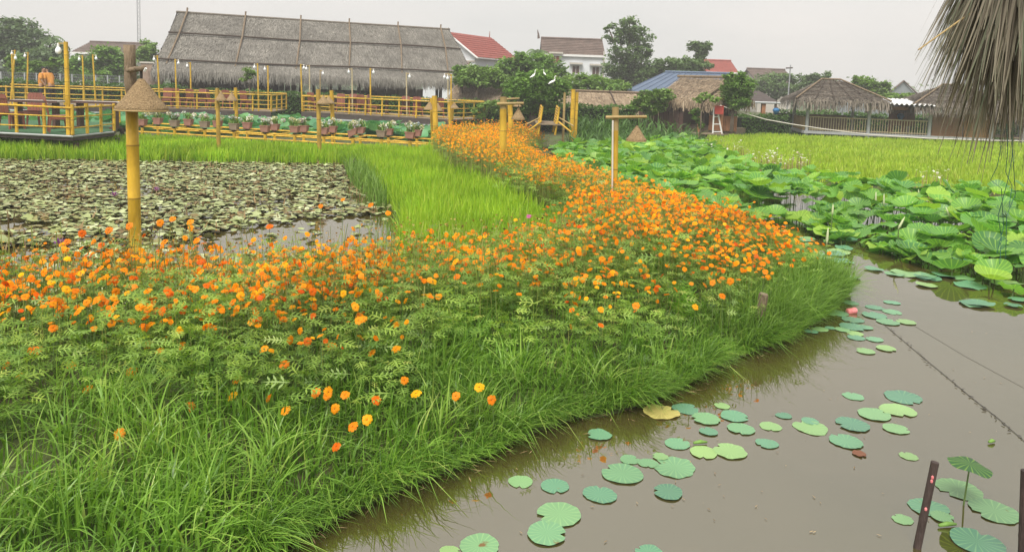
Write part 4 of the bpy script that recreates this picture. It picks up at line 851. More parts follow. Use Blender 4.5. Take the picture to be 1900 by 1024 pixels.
for i, (px, py, row) in enumerate(POTS):
    yy = row*1.3+.02; x = fx(px, yy); c = f(x, yy, 0); zt = P(px, py-6, c.y).z; zb = P(px, py+6, c.y).z
    part('stub', 'bamboo', fence, lambda b: b.bamboo(Vector((c.x, c.y, -.1)), Vector((c.x, c.y, zb-.02)), .055, gap=.4))
    part('stub_cap', 'darkwood', fence, lambda b: b.lathe(Vector((c.x, c.y, zb-.07)), [(.05, 0), (.085, .05), (.001, .055)], 8))
    col_ = 'terracotta2' if i in (2, 4, 6, 16) else 'terracotta'
    t = thing('planter', ('grey brown' if col_[-1] == '2' else 'pink brown')+' planter of pale blossoms, '+ordn[i]+' along the fence from the left', 'planter', (c.x, c.y, zb), 'planters along the low bamboo fence')
    h = zt-zb; w1 = .145
    tilt = .06 if i == 14 else 0
    def pot(b):
        for (z0, z1, s0, s1) in ((0, h*.82, .8, .97), (h*.821, h, 1.04, 1.08)):
            b.hexa([f(x+sx*w1*s0, yy+sy*.1*s0, zb+z0+sx*tilt) for sx, sy in ((-1, -1), (1, -1), (1, 1), (-1, 1))], [f(x+sx*w1*s1, yy+sy*.1*s1, zb+z1+sx*tilt) for sx, sy in ((-1, -1), (1, -1), (1, 1), (-1, 1))])
    part('pot', col_, t, pot)
    nb = NB(); n = 46; c3 = np.array(f(x, yy, zt))
    root = c3+rng.normal(0, 1, (n, 3))*np.array([.07, .05, 0]); nb.blades(root, rng.uniform(.1, .28, n), rng.uniform(0, 6.28, n), rng.uniform(.3, 1.0, n), rng.uniform(.02, .05, n), rng.random(n)); nb.build('leaves', 'tree_c', t)['kind'] = 'stuff'
    nb = NB(); n = 90; hc = c3+np.column_stack([rng.normal(0, .13, 4), rng.normal(0, .06, 4), rng.uniform(.08, .22, 4)]); k_ = rng.integers(0, 4, n)
    pv = np.array([(-1, -1, 0), (1, -1, 0), (1, 1, 0), (-1, 1, 0)])*.5; d = rng.normal(0, 1, (n, 3)); d /= np.linalg.norm(d, axis=1)[:, None]
    nb.inst(pv, [(0, 1, 2, 3)], hc[k_]+d*.065, rrot(n, 1), rng.uniform(.035, .06, n), np.clip(rng.random(4)[k_]+rng.normal(0, .08, n), 0, 1)); nb.build('blossoms', 'bouquet', t)['kind'] = 'stuff'

# chairs and tables
def make_chair(label):
    t = thing('plastic_chair', label, 'chair', (0, 0, 0), 'reddish brown plastic chairs on the decks')
    part('seat', 'pinkplastic', t, lambda b: b.hexa([(-.2, -.2, .41), (.2, -.2, .41), (.18, .2, .4), (-.18, .2, .4)], [(-.22, -.22, .44), (.22, -.22, .44), (.19, .2, .43), (-.19, .2, .43)]))
    bk = MB()
    for k in range(5):
        x0, x1 = -.19+k*.078, -.19+k*.078+.068; zt = .86+.05*math.cos((k-2)*.6)
        bk.hexa([(x0, .19, .43), (x1, .19, .43), (x1, .215, .43), (x0, .215, .43)], [(x0, .27, zt), (x1, .27, zt), (x1, .295, zt), (x0, .295, zt)])
    bk.hexa([(-.21, .265, .8), (.21, .265, .8), (.21, .3, .8), (-.21, .3, .8)], [(-.16, .28, .92), (.16, .28, .92), (.16, .31, .92), (-.16, .31, .92)])
    bk.build('backrest', 'pinkplastic', t)
    for sx, sy in ((-1, -1), (1, -1), (-1, 1), (1, 1)):
        part('leg', 'pinkplastic', t, lambda b: b.hexa([(sx*.21-.02, sy*.21-.02, 0), (sx*.21+.02, sy*.21-.02, 0), (sx*.21+.02, sy*.21+.02, 0), (sx*.21-.02, sy*.21+.02, 0)], [(sx*.17-.03, sy*.17-.03, .42), (sx*.17+.03, sy*.17-.03, .42), (sx*.17+.03, sy*.17+.03, .42), (sx*.17-.03, sy*.17+.03, .42)]))
    part('apron', 'pinkplastic', t, lambda b: b.box((0, -.205, .37), (.36, .02, .08)).box((-.2, 0, .37), (.02, .36, .08)).box((.2, 0, .37), (.02, .36, .08)))
    return t
def make_table(label, l=1.3, w_=.7):
    t = thing('table', label, 'table', (0, 0, 0), 'brown tables on the decks')
    part('table_top', 'tabletop', t, lambda b: b.box((0, 0, .73), (l, w_, .035)))
    part('table_edge', 'shutter', t, lambda b: b.box((0, -w_/2-.012, .725), (l, .02, .06)))
    for sx in (-1, 1):
        part('pedestal', 'shutter', t, lambda b: b.box((sx*l*.36, 0, .36), (.08, .3, .70))); part('foot', 'shutter', t, lambda b: b.box((sx*l*.36, 0, .03), (.1, .6, .05)))
    return t
CH = [(22, 243, 20.3, 2.8, 'plastic chair at the left edge of the near deck'), (62, 232, 21.6, .3, 'plastic chair behind the near deck table, back towards the hall'), (108, 246, 19.7, 2.2, 'dark plastic chair beside the near deck corner pole')]
ch0 = make_chair('x'); tb0 = make_table('x'); used = [False, False]
def put(src, i, p, rz, label, z=DZ):
    o = src if not used[i] else copy_tree(src); used[i] = True
    o.location = (p.x, p.y, z+.003); o.rotation_euler = (0, 0, rz); o['label'] = label; return o
for x, y, Z, rz, lb in CH: put(ch0, 0, P(x, y, Z), rz, lb)
put(tb0, 1, P(70, 230, 20.9), .15, 'pale topped table on the near deck, left one'); put(tb0, 1, P(182, 235, 21.6), .1, 'pale topped table on the near deck beside the straw lamp')
names1 = ['behind the straw lamp', 'left of the hall door', 'under the hall door', 'right of the hall door', 'left of the straw lamp pair', 'behind the straw lamp pair', 'near the deck end rail']
for i, px in enumerate((310, 333, 357, 375, 396, 424, 458)):
    p = P(px, 200, 36.6+.5*(i % 2)); put(ch0, 0, p, [.3, 2.9, 3.1, .2, 1.6, 3.0, 2.8][i], 'far plastic chair on the long deck '+names1[i])
for i, px in enumerate((325, 385, 440)): put(tb0, 1, P(px, 200, 37.4), .05, ['table on the long deck near the straw lamp', 'table on the long deck before the hall door', 'table on the long deck beside the end rail'][i])
names2 = ['first', 'second', 'third', 'fourth', 'fifth', 'sixth', 'seventh', 'last']
for i, px in enumerate((582, 632, 654, 672, 694, 752, 775, 815)):
    p = P(px, 212, [38.2, 37.6, 37.9, 37.4, 37, 36.7, 36.2, 35.6][i]); put(ch0, 0, p, [2.8, .2, .1, 3.0, 1.4, .1, .3, 3.3][i], 'plastic chair on the second far deck, '+names2[i]+' from its left')
for i, px in enumerate((605, 663, 735, 790)): put(tb0, 1, P(px, 212, [38.6, 38.2, 37, 36.6][i]), -.15, 'table on the second far deck, '+names2[i]+' from its left')

# little bamboo bridge with slatted side panels
bz = .98; c = P(1018, 226, 26.5); br = thing('bamboo_bridge', 'small plank bridge with two slatted yellow bamboo side panels', 'bridge', (c.x, c.y, 0))
for k in range(9): part('plank', 'plank', br, lambda b: b.box((c.x, c.y-.9+k*.24, bz), (.9, .21, .04)))
for sx in (-1, 1):
    x = c.x+sx*.28
    for yy, zt in ((-.9, 1.0), (.6, 1.05)):
        part('panel_post', 'bamboo', br, lambda b: b.bamboo((x-.09, c.y+yy, bz-.35), (x+.02, c.y+yy, bz+zt*.58), .036))
    for k in range(8): part('slat', 'bamboo', br, lambda b: b.bamboo((x-.07+k*.012, c.y-.9, bz-.06+k*.085), (x-.07+k*.012, c.y+.6, bz-.03+k*.085), .03))
    part('brace', 'bamboo', br, lambda b: b.bamboo((x+sx*.42, c.y-1.2, bz-.22), (x, c.y-.9, bz+.1), .03)); part('handrail', 'bamboo_raw', br, lambda b: b.bamboo((x+sx*.5, c.y-1.1, bz-.02), (x, c.y-.85, bz+.24), .025))
# white ladder stand with a red box, bench platform in front of the hut
ZL = 35.2; t = thing('ladder_stand', 'white ladder stand in front of the hut', 'ladder', tuple(V2(P(1330, 255, ZL), 0)))
la, lb, lc, ld = P(1322, 256, ZL), P(1325, 200, ZL), P(1341, 256, ZL), P(1330, 200, ZL)
part('rail', 'white', t, lambda b: b.tube(la, lb, .035)); part('rail', 'white', t, lambda b: b.tube(lc, ld, .035))
for s_ in (.2, .45, .7): part('rung', 'white', t, lambda b: b.tube(la.lerp(lb, s_), lc.lerp(ld, s_), .022))
t = thing('red_box', 'red box hanging on the white ladder stand', 'box', tuple(P(1334, 212, ZL-.1)))
c = P(1334, 205, ZL-.15); part('box', 'red', t, lambda b: b.box(c, (.38, .16, .36))); part('lid', 'red', t, lambda b: b.box(c+Vector((0, 0, .195)), (.41, .19, .03)))
c = P(1312, 248, 35.4); t = thing('bench_platform', 'low plank platform on white stubs below the hut', 'platform', (c.x, c.y, 0))
for k in range(4): part('plank', 'plank', t, lambda b: b.box((c.x, c.y-.3+k*.2, c.z), (1.35, .185, .05)))
for sx in (-.55, .1, .6): part('leg', 'white', t, lambda b: b.box((c.x+sx, c.y, c.z/2-.05), (.1, .5, c.z)))
# lanterns
for px, py, lb in ((1440, 206, 'blue lantern hanging at the left of the pavilion'), (1671, 216, 'dark blue lantern hanging between the pavilions')):
    c = P(px, py, 41); t = thing('lantern', lb, 'lantern', tuple(c)); part('body', 'lantern', t, lambda b: b.lathe(c, [(.02, -.2), (.09, -.17), (.17, -.02), (.19, .05), (.1, .15), (.03, .17)], 10), smooth=True)
    part('cap', 'darkwood', t, lambda b: b.lathe(c, [(.11, .15), (.02, .24), (.01, .4)], 8)); part('cord', 'rope', t, lambda b: b.tube(c+Vector((0, 0, .35)), c+Vector((0, 0, .75)), .012, n=4))
# pale pipe / cable from the hut along the pavilions
pts = [P(1336, 196, 36.3), P(1372, 208, 36.6), P(1420, 222, 36.8), P(1470, 231, 37), P(1530, 240, 37.4), P(1610, 250, 38), P(1720, 257, 37.6), P(1840, 261, 37), P(1960, 262, 36)]
b = MB(); b.path(pts, [.026]*len(pts), 6); tag(b.build('water_pipe', 'palepipe', smooth=True), 'pale pipe sagging from the hut and running along the pavilion deck', 'pipe')
# utility pole far right, wires none
t = thing('utility_pole', 'thin grey utility pole left of the pavilions', 'pole', tuple(V2(P(1466, 165, 70), 0))); a = V2(P(1463, 165, 70), 0); e = P(1467, 121, 70)
part('pole', 'metalmast', t, lambda b: b.tube(a, e, .07, .05)); part('crossarm', 'darkwood', t, lambda b: b.tube(e+Vector((-.4, 0, -.3)), e+Vector((.2, 0, -.25)), .06))
# wire fence beyond the long deck, left
wf = thing('wire_fence', 'grey wire fence on posts behind the hedge at far left', 'fence', tuple(V2(P(0, 150, 46), 0)))
for k in range(12):
    p = P(-20+k*22, 152+k*.4, 46); part('post', 'greymetal', wf, lambda b: b.tube(V2(p, 0), V2(p, 2.0), .04, n=5))
for k in range(7):
    z = 1.0+k*.16; part('wire', 'metalmast', wf, lambda b: b.tube(V2(P(-40, 152, 46), z), V2(P(235, 156, 46), z), .012, n=3))
def mesh_(b):
    A_, B_ = P(-40, 152, 46), P(235, 156, 46)
    for k in range(70):
        s0, s1 = k/70, min(1, (k+4)/70); b.tube(V2(A_.lerp(B_, s0), .5), V2(A_.lerp(B_, s1), 2.0), .006, n=3); b.tube(V2(A_.lerp(B_, s1), .5), V2(A_.lerp(B_, s0), 2.0), .006, n=3)
part('netting', 'metalmast', wf, mesh_, kind='stuff')
b = thing('boundary_wall', 'low beige wall beside the left end of the hall', 'wall', tuple(V2(P(272, 150, 47), 0))); A = P(262, 165, 47); B = P(300, 165, 46.5); fw_ = Fr(A, B)
part('wall', 'brick', b, lambda m_: fw_.box(m_, 0, fw_.len, 0, .2, 0, P(270, 118, 47).z)); part('coping', 'creamwall', b, lambda m_: fw_.box(m_, -.05, fw_.len+.05, -.05, .25, P(270, 118, 47).z+.003, P(270, 115, 47).z))

# ------------------------------------------------------------------ two people leaning together on the long deck
def skinmesh(name, verts, edges, m, parent, sub=2):
    me = bpy.data.meshes.new(name); me.from_pydata([v[:3] for v in verts], edges, []); o = link(name, me, parent)
    md = o.modifiers.new('skin', 'SKIN'); 
    for i, v in enumerate(verts): me.skin_vertices[0].data[i].radius = (v[3], v[4] if len(v) > 4 else v[3])
    me.skin_vertices[0].data[0].use_root = True; md.use_smooth_shade = True
    s_ = o.modifiers.new('sub', 'SUBSURF'); s_.levels = s_.render_levels = sub; me.materials.append(M[m]); return o
def person(label, loc, rz, lean=0., armf=.1):
    t = thing('person', label, 'person', tuple(loc)); t.rotation_euler = (0, 0, rz); ORG[t.name] = Vector((0, 0, 0))
    l = lambda x, z: x+lean*max(0, z-.85)   # lean forward (+x) above the hips
    # body, one continuous skin mesh: 0 pelvis, then spine, head, arms, legs
    Vb = [(l(0, .9), 0, .9, .1, .13), (l(0, 1.1), 0, 1.1, .09, .12), (l(0, 1.32), 0, 1.32, .09, .15), (l(.01, 1.43), 0, 1.43, .05, .055), (l(.02, 1.5), 0, 1.5, .062), (l(.03, 1.58), 0, 1.58, .085, .078), (l(.02, 1.66), 0, 1.66, .06)]
    E = [(i, i+1) for i in range(6)]
    for s_ in (-1, 1):
        n = len(Vb); Vb += [(l(0, 1.36), s_*.18, 1.36, .055), (l(.03+armf*.4, 1.1), s_*.23, 1.1, .042), (l(.1+armf, .9), s_*.2, .92, .032), (l(.14+armf, .86), s_*.18, .85, .035)]; E += [(2, n), (n, n+1), (n+1, n+2), (n+2, n+3)]
        n = len(Vb); Vb += [(0, s_*.09, .82, .085), (.02, s_*.1, .46, .058), (-.02, s_*.1, .09, .042), (.11, s_*.11, .035, .035)]; E += [(0, n), (n, n+1), (n+1, n+2), (n+2, n+3)]
    skinmesh('body', Vb, E, 'skin', t)
    Vs = [(l(0, .82), 0, .8, .15, .18), (l(0, 1.1), 0, 1.08, .14, .175), (l(0, 1.3), 0, 1.31, .14, .2), (l(0, 1.4), 0, 1.41, .085, .1)]; E = [(0, 1), (1, 2), (2, 3)]
    for s_ in (-1, 1): n = len(Vs); Vs += [(l(0, 1.36), s_*.19, 1.36, .095), (l(.03+armf*.35, 1.12), s_*.235, 1.12, .078)]; E += [(2, n), (n, n+1)]
    skinmesh('shirt', Vs, E, 'shirt', t)
    Vt = [(0, 0, .88, .115, .145), (0, 0, .8, .11, .14)]; E = [(0, 1)]
    for s_ in (-1, 1): n = len(Vt); Vt += [(0, s_*.095, .72, .1), (.02, s_*.1, .46, .075), (-.02, s_*.1, .1, .06)]; E += [(1, n), (n, n+1), (n+1, n+2)]
    skinmesh('trousers', Vt, E, 'trousers', t)
    skinmesh('hair', [(l(-.02, 1.6), 0, 1.6, .093, .085), (l(-.01, 1.66), 0, 1.665, .085, .08), (l(.0, 1.7), 0, 1.705, .045)], [(0, 1), (1, 2)], 'hair', t, 2)
    b = MB(); b.path([(l(.1, 1.56), 0, 1.575), (l(.125, 1.54), 0, 1.54)], [.012, .018], 5); b.build('nose', 'skin', t)
    for s_ in (-1, 1):
        b = MB(); b.box((l(.095, 1.59), s_*.03, 1.59), (.02, .02, .012)); b.build('eye', 'hair', t)
        b = MB(); b.path([(l(.0, 1.57), s_*.078, 1.59), (l(.0, 1.57), s_*.085, 1.55)], [.02, .016], 5); b.build('ear', 'skin', t)
    b = MB(); b.box((l(.092, 1.51), 0, 1.512), (.02, .045, .01)); b.build('mouth', 'red', t)
    for s_ in (-1, 1):
        hx, hz = l(.15+armf, .86), .83
        for k in range(4):
            b = MB(); b.path([(hx+.005*k, s_*(.165+.016*k), hz), (hx+.02, s_*(.165+.016*k), hz-.05), (hx+.02, s_*(.16+.015*k), hz-.085+.008*abs(k-1))], [.011, .01, .008], 5); b.build('finger', 'skin', t)
        b = MB(); b.path([(hx, s_*.165, hz+.02), (hx+.035, s_*.15, hz-.005), (hx+.045, s_*.15, hz-.035)], [.012, .011, .009], 5); b.build('thumb', 'skin', t)
    return t
pz = DZ+.003
person('person in a loose orange shirt standing upright, left of the two', Vector((P(78, 197, 35.6).x, 35.6, pz)), .15, .12, .1)
person('person in an orange shirt bending towards the other, right of the two', Vector((P(97, 197, 35.7).x, 35.7, pz)), PI-.25, .38, .02)

# ------------------------------------------------------------------ egrets in the tree
def egret(label, px, py, Z, s, rz, up_=.0):
    c = P(px, py, Z); t = thing('egret', label, 'bird', tuple(c), 'white egrets in the tree'); ORG[t.name] = Vector((0, 0, 0)); t.scale = (s, s, s); t.rotation_euler = (0, 0, rz)
    b = MB(); b.path([(-.3, 0, -.1+.0*up_), (-.22, 0, -.05), (-.1, 0, .0), (.03, 0, .06+.04*up_), (.11, 0, .14+.05*up_), (.13, 0, .24+.05*up_), (.1, 0, .32+.06*up_), (.13, 0, .39+.06*up_), (.19, 0, .41+.06*up_), (.22, 0, .4+.06*up_)], [.015, .05, .085, .08, .045, .027, .024, .028, .03, .012], 9); b.build('body', 'egret', t, smooth=True)
    b = MB(); b.path([(.21, 0, .4+.06*up_), (.32, 0, .385+.06*up_)], [.014, .003], 5); b.build('beak', 'beak', t)
    for sg in (-1, 1):
        b = MB(); b.path([(-.02, sg*.03, -.05), (0, sg*.03, -.2), (-.01, sg*.03, -.36)], [.012, .009, .009], 5); b.build('leg', 'hair', t)
        b = MB(); b.path([(.06, sg*.065, .08), (-.08, sg*.085, .03), (-.24, sg*.05, -.07), (-.33, sg*.02, -.13)], [.03, .06, .04, .008], 6, flat=.4); b.build('wing', 'egret', t, smooth=True)
egret('white egret standing tall on the left of the egret tree', 990, 142, 34.0, .54, .4, 1.5)
egret('white egret stretched upward, smallest and highest in the tree', 1010, 138, 34.4, .42, 2.2, 1)
egret('white egret leaning forward, lowest and rightmost in the tree', 1026, 153, 33.6, .66, .2, 0)
# ================================================================== trees and hedges
LEAF = np.array([(-.5, 0, 0), (0, -.32, .06), (.5, 0, 0), (0, .32, .06)]); LF4 = [(0, 1, 2, 3)]
def tree(name, label, Z, blobs, n, size, m, trunk=None, base_px=None, clump=.28, group=None, thick=.14, var0=.5, hollow=.55, limbs=True, cat='tree'):
    """blobs: (px, py, rx, ry) crown lobes in photo pixels at depth Z, each with real depth"""
    s_ = Z/F; cs = [P(x, y, Z+random.uniform(-.25, .25)*rx*s_) for x, y, rx, ry in blobs]
    bx = base_px if base_px is not None else sum(b_[0] for b_ in blobs)/len(blobs)
    base = P(bx, 170, Z); base = Vector((base.x, base.y, 0)); base.z = gz(base.x, base.y)
    t = thing(name, label, cat, tuple(base), group)
    if limbs:
        lowest = min(c.z for c in cs); fork = Vector((base.x, base.y, max(base.z+.3, lowest-.2*(lowest-base.z))))
        part('trunk', 'bark', t, lambda b: b.path([base-Vector((0, 0, .2)), base.lerp(fork, .5)+Vector((random.uniform(-.1, .1), 0, 0)), fork], [thick*1.2, thick, thick*.8], 8), smooth=True)
        for c in cs:
            mid = fork.lerp(c, .5)+Vector((random.uniform(-.2, .2), random.uniform(-.2, .2), .1)); part('limb', 'bark', t, lambda b: b.path([fork-Vector((0, 0, .1)), mid, c], [thick*.6, thick*.4, thick*.15], 6), smooth=True)
    nb = NB(); A = np.array([b_[2]*b_[3] for b_ in blobs], float); A /= A.sum(); n = int(n*2.3); size *= .7
    for c, (x, y, rx, ry), a in zip(cs, blobs, A):
        k = max(20, int(n*a)); nc = max(6, int(k/38))
        d = rng.normal(0, 1, (nc, 3)); d /= np.linalg.norm(d, axis=1)[:, None]; rad = hollow+(1-hollow)*rng.random(nc)**.6
        cc = d*rad[:, None]*np.array([rx*s_, rx*s_*.9, ry*s_]); ci = rng.integers(0, nc, k)
        cw = clump*min(rx, ry)*s_; off = rng.normal(0, 1, (k, 3))*np.array([cw, cw, cw*.6])
        p = np.array(c)+cc[ci]+off
        var = np.clip(var0+rng.normal(0, .16, nc)[ci]+rng.normal(0, .13, k), 0, 1)
        nb.inst(LEAF, LF4, p, rrot(k, .75), rng.uniform(.6, 1.4, k)*size, var)
    nb.build('crown', m, t)
    return t
# far left group
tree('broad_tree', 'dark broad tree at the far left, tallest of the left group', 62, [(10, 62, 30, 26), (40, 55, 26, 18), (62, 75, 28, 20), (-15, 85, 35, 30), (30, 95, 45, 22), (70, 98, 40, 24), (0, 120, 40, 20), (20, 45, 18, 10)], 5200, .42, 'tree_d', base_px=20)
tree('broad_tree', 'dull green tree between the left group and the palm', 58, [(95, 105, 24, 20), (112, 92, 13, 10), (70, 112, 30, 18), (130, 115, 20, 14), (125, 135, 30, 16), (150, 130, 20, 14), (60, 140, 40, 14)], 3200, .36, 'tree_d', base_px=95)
tree('leafy_shrub', 'pale green papaya-like shrub behind the two people', 48, [(75, 125, 22, 10), (100, 118, 16, 9), (55, 132, 24, 9), (30, 120, 14, 18)], 1800, .3, 'tree_c', base_px=78, cat='shrub')
tree('round_tree', 'rounded green tree behind the deck, left of the big straw lamp', 56, [(195, 112, 30, 24), (160, 122, 24, 20), (222, 122, 22, 20), (205, 98, 18, 10), (190, 142, 46, 14), (145, 138, 18, 12), (230, 140, 24, 14)], 4600, .34, 'tree_a', base_px=195)
tree('small_tree', 'small feathery tree touching the left end of the hall roof', 58, [(272, 92, 14, 16), (268, 108, 16, 12), (282, 100, 12, 10)], 1300, .3, 'tree_c', base_px=272)
# trees right of the hall
tree('leafy_shrub', 'light green shrub below the red roofed house', 44, [(880, 138, 24, 14), (905, 142, 26, 16), (862, 145, 18, 12), (925, 150, 20, 14), (885, 152, 40, 10)], 3200, .24, 'tree_c', base_px=885, cat='shrub')
tree('leafy_shrub', 'dark shrub against the end of the hall roof', 45, [(852, 132, 11, 10), (868, 150, 14, 9)], 900, .24, 'tree_a', base_px=855, cat='shrub')
tree('mango_tree', 'large rounded bright green tree between the two houses', 50, [(985, 118, 36, 18), (945, 128, 28, 18), (1020, 125, 26, 18), (965, 110, 22, 12), (1000, 140, 44, 20), (940, 145, 30, 20), (1035, 145, 22, 16), (910, 140, 26, 14), (960, 160, 50, 16)], 6500, .3, 'tree_a', base_px=985, var0=.62)
tree('egret_tree', 'dense dark green tree where white egrets perch', 35.5, [(995, 165, 40, 26), (960, 168, 28, 20), (1030, 168, 24, 22), (985, 148, 30, 16), (1015, 150, 26, 14), (985, 190, 34, 18), (965, 200, 26, 14), (1010, 195, 28, 14)], 7500, .2, 'tree_a', base_px=990, thick=.2, var0=.45)
tree('garden_shrub', 'loose green shrubs in front of the white house', 47, [(1070, 152, 30, 14), (1110, 156, 26, 14), (1095, 146, 18, 8), (1145, 160, 22, 11), (1090, 165, 60, 10)], 3400, .24, 'tree_c', base_px=1095, cat='shrub')
tree('tall_tree', 'tall airy tree right of the white house, highest on the skyline', 66, [(1165, 52, 30, 18), (1150, 72, 26, 16), (1188, 75, 24, 20), (1160, 100, 34, 20), (1180, 125, 34, 26), (1145, 128, 26, 24), (1175, 152, 36, 18), (1140, 150, 22, 16), (1200, 140, 18, 20), (1200, 95, 12, 12), (1168, 40, 12, 8), (1130, 55, 10, 8)], 5600, .34, 'tree_b', base_px=1168, thick=.3, hollow=.3, clump=.22, var0=.55)
tree('broad_tree', 'dark spreading tree behind the blue roof', 64, [(1240, 122, 28, 14), (1270, 120, 28, 13), (1300, 126, 20, 12), (1225, 135, 20, 12), (1262, 136, 44, 12)], 3600, .34, 'tree_b', base_px=1255)
tree('tall_tree', 'slender tree with a round top above the blue roof', 70, [(1298, 92, 18, 10), (1288, 85, 12, 8), (1308, 88, 12, 10), (1300, 105, 14, 7)], 1500, .34, 'tree_b', base_px=1299, thick=.16, hollow=.3)
tree('bushy_tree', 'bushy tree with drooping leaves beside the hut gable', 36.5, [(1370, 158, 24, 18), (1356, 172, 18, 18), (1385, 165, 14, 20), (1362, 142, 20, 9), (1370, 190, 20, 12)], 3600, .17, 'tree_a', base_px=1362, thick=.09, var0=.55)
tree('garden_shrub', 'spreading green shrub left of the hut', 37, [(1205, 190, 30, 12), (1228, 178, 22, 12), (1185, 200, 22, 10), (1212, 205, 22, 9), (1200, 175, 14, 7)], 2400, .2, 'tree_c', base_px=1205, thick=.06, var0=.35, cat='shrub')
tree('vine', 'yellow green vine climbing over the hut gable', 35, [(1310, 178, 12, 5), (1325, 184, 14, 6), (1300, 186, 8, 8)], 420, .15, 'tree_c', base_px=1303, thick=.03, var0=.8, cat='vine')
tree('young_tree', 'young leafy plant below the orange hut post', 35.5, [(1292, 212, 8, 10), (1290, 225, 9, 8), (1300, 235, 9, 6)], 420, .15, 'tree_a', base_px=1291, thick=.025, cat='plant')
tree('broad_tree', 'tree mass left of the utility pole on the right skyline', 76, [(1425, 150, 26, 14), (1455, 150, 22, 12), (1490, 150, 20, 10), (1435, 165, 40, 12), (1420, 175, 30, 14), (1470, 168, 36, 12)], 3600, .36, 'tree_b', base_px=1440)
tree('conifer_tree', 'dark pointed trees right of the utility pole', 72, [(1502, 150, 7, 12), (1515, 147, 8, 14), (1530, 145, 9, 16), (1548, 154, 4, 8), (1510, 162, 34, 10)], 1800, .32, 'tree_b', base_px=1515, hollow=.2)
tree('round_tree', 'bright pale green tree between the pavilion roofs', 58, [(1605, 158, 22, 14), (1630, 165, 20, 14), (1615, 178, 30, 12), (1588, 150, 6, 10)], 2600, .3, 'tree_c', base_px=1610, var0=.55)
tree('leafy_shrub', 'low yellow green shrub in front of the grey gabled wall', 52, [(1670, 182, 26, 7), (1690, 180, 14, 6), (1655, 180, 12, 6)], 1100, .24, 'tree_c', base_px=1672, var0=.85, cat='shrub')
tree('broad_tree', 'hazy trees at the right edge behind the umbrella', 66, [(1870, 185, 26, 10), (1900, 180, 24, 14), (1840, 188, 16, 7)], 1500, .34, 'tree_c', base_px=1880)
# far tree line closing the horizon (one mass)
nb = NB()
for px in range(-250, 2200, 16):
    Z = 150+random.uniform(-20, 30); top_ = 160+.035*(px-950)-random.uniform(2, 9); c = P(px, top_+8, Z); k = 60
    p = np.array(c)+rng.normal(0, 1, (k, 3))*np.array([2.2, 2, 1.3]); nb.inst(LEAF, LF4, p, rrot(k, .8), rng.uniform(.8, 1.8, k), np.clip(rng.normal(.5, .2, k), 0, 1))
    p[:, 2] = rng.uniform(0, 2.4, k); nb.inst(LEAF, LF4, p, rrot(k, .8), rng.uniform(1, 2, k), np.clip(rng.normal(.4, .2, k), 0, 1))
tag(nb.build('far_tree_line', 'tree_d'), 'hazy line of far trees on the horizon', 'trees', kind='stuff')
# palms
def palm(label, px, py, Z, ln, pxbase=None):
    c = P(px, py, Z); t = thing('palm_tree', label, 'palm tree', (c.x, c.y, 0)); part('trunk', 'bark', t, lambda b: b.path([(c.x, c.y, 0), (c.x+.1, c.y, c.z*.5), tuple(c)], [.16, .12, .1], 7), smooth=True)
    for k in range(11):
        a = k*2*PI/11+.2; el = random.uniform(.0, .9); nb = NB(); pts = [Vector(c)+Vector((math.cos(a)*math.cos(el)*ln*s_, math.sin(a)*math.cos(el)*ln*s_, math.sin(el)*ln*s_-ln*.75*s_*s_)) for s_ in np.linspace(0, 1, 9)]
        for i in range(8):
            d = (pts[i+1]-pts[i]).normalized(); sd_ = d.cross(Vector((0, 0, 1))).normalized()
            for sg in (-1, 1):
                e = pts[i+1]+sd_*sg*ln*.28*(1-abs(i-3)/8)+d*ln*.08-Vector((0, 0, ln*.12)); q_ = pts[i]; nb.add([q_, pts[i+1], e, e-d*.04], [(0, 1, 2, 3)], np.full(4, random.uniform(.2, .8)))
        nb.build('frond', 'tree_b' if Z > 50 else 'tree_a', t)
palm('palm tree rising from the far left trees', 92, 72, 62, 1.5); palm('little palm top left of the white house gable', 997, 98, 68, 1.5)
palm('short banana-like palm right of the egret tree shrubs', 1135, 158, 47, 1.0)

def hedge(label, A, B, dep, z0, z1, n, m='hedge', size=.13):
    f = Fr(A, B); t = thing('hedge', label, 'hedge', tuple(f(f.len/2, 0, 0))); L_ = f.len
    part('dark_core', 'hedgecore', t, lambda b: f.box(b, .08, L_-.08, .1, dep-.1, z0, z1-.1))  # solid near-black box: shade behind the leaves put in as colour
    nb = NB(); x = rng.random(n)*L_; s_ = rng.random(n); top_ = s_ < .35
    y = np.where(top_, rng.random(n)*dep, rng.normal(0, .05, n)); z = np.where(top_, z1+rng.normal(0, .06, n)+.05*np.sin(x*3), z0+(z1-z0)*rng.random(n))
    p = np.array(f.o)+np.array(f.u)*x[:, None]+np.array(f.v)*y[:, None]; p[:, 2] += z
    nb.inst(LEAF, LF4, p, rrot(n, .9), rng.uniform(.6, 1.4, n)*size, np.clip(.35+.35*(z-z0)/(z1-z0)*0+rng.normal(.05, .2, n), 0, 1)); nb.build('leaves', m, t); return t
hedge('clipped green hedge behind the long deck at far left', P(-80, 160, 41), P(330, 165, 41), 1.2, .1, P(120, 154, 41).z, 5200)
hedge('clipped green hedge in front of the hall, between the decks', P(300, 170, 41.5), P(640, 178, 41.5), 1.2, .1, P(530, 174, 41.5).z, 6500)
hedge('clipped dark hedge behind the second deck', P(641, 180, 41.4), P(960, 192, 38.5), 1.2, .0, P(800, 187, 40).z, 6500)
hedge('dark hedge behind the bridge, below the right shed', P(965, 196, 37.5), P(1180, 204, 36.5), 1.0, 0, P(1080, 198, 37).z, 4000)
hedge('shaded hedge between the hut and the pavilions', P(1378, 218, 39), P(1462, 222, 41), 1.0, 0, P(1420, 218, 39).z, 1600)
hedge('hedge behind the pavilions seen through the open side', P(1450, 205, 46), P(1960, 215, 46), 1.0, 0, 1.25, 4500, size=.18)
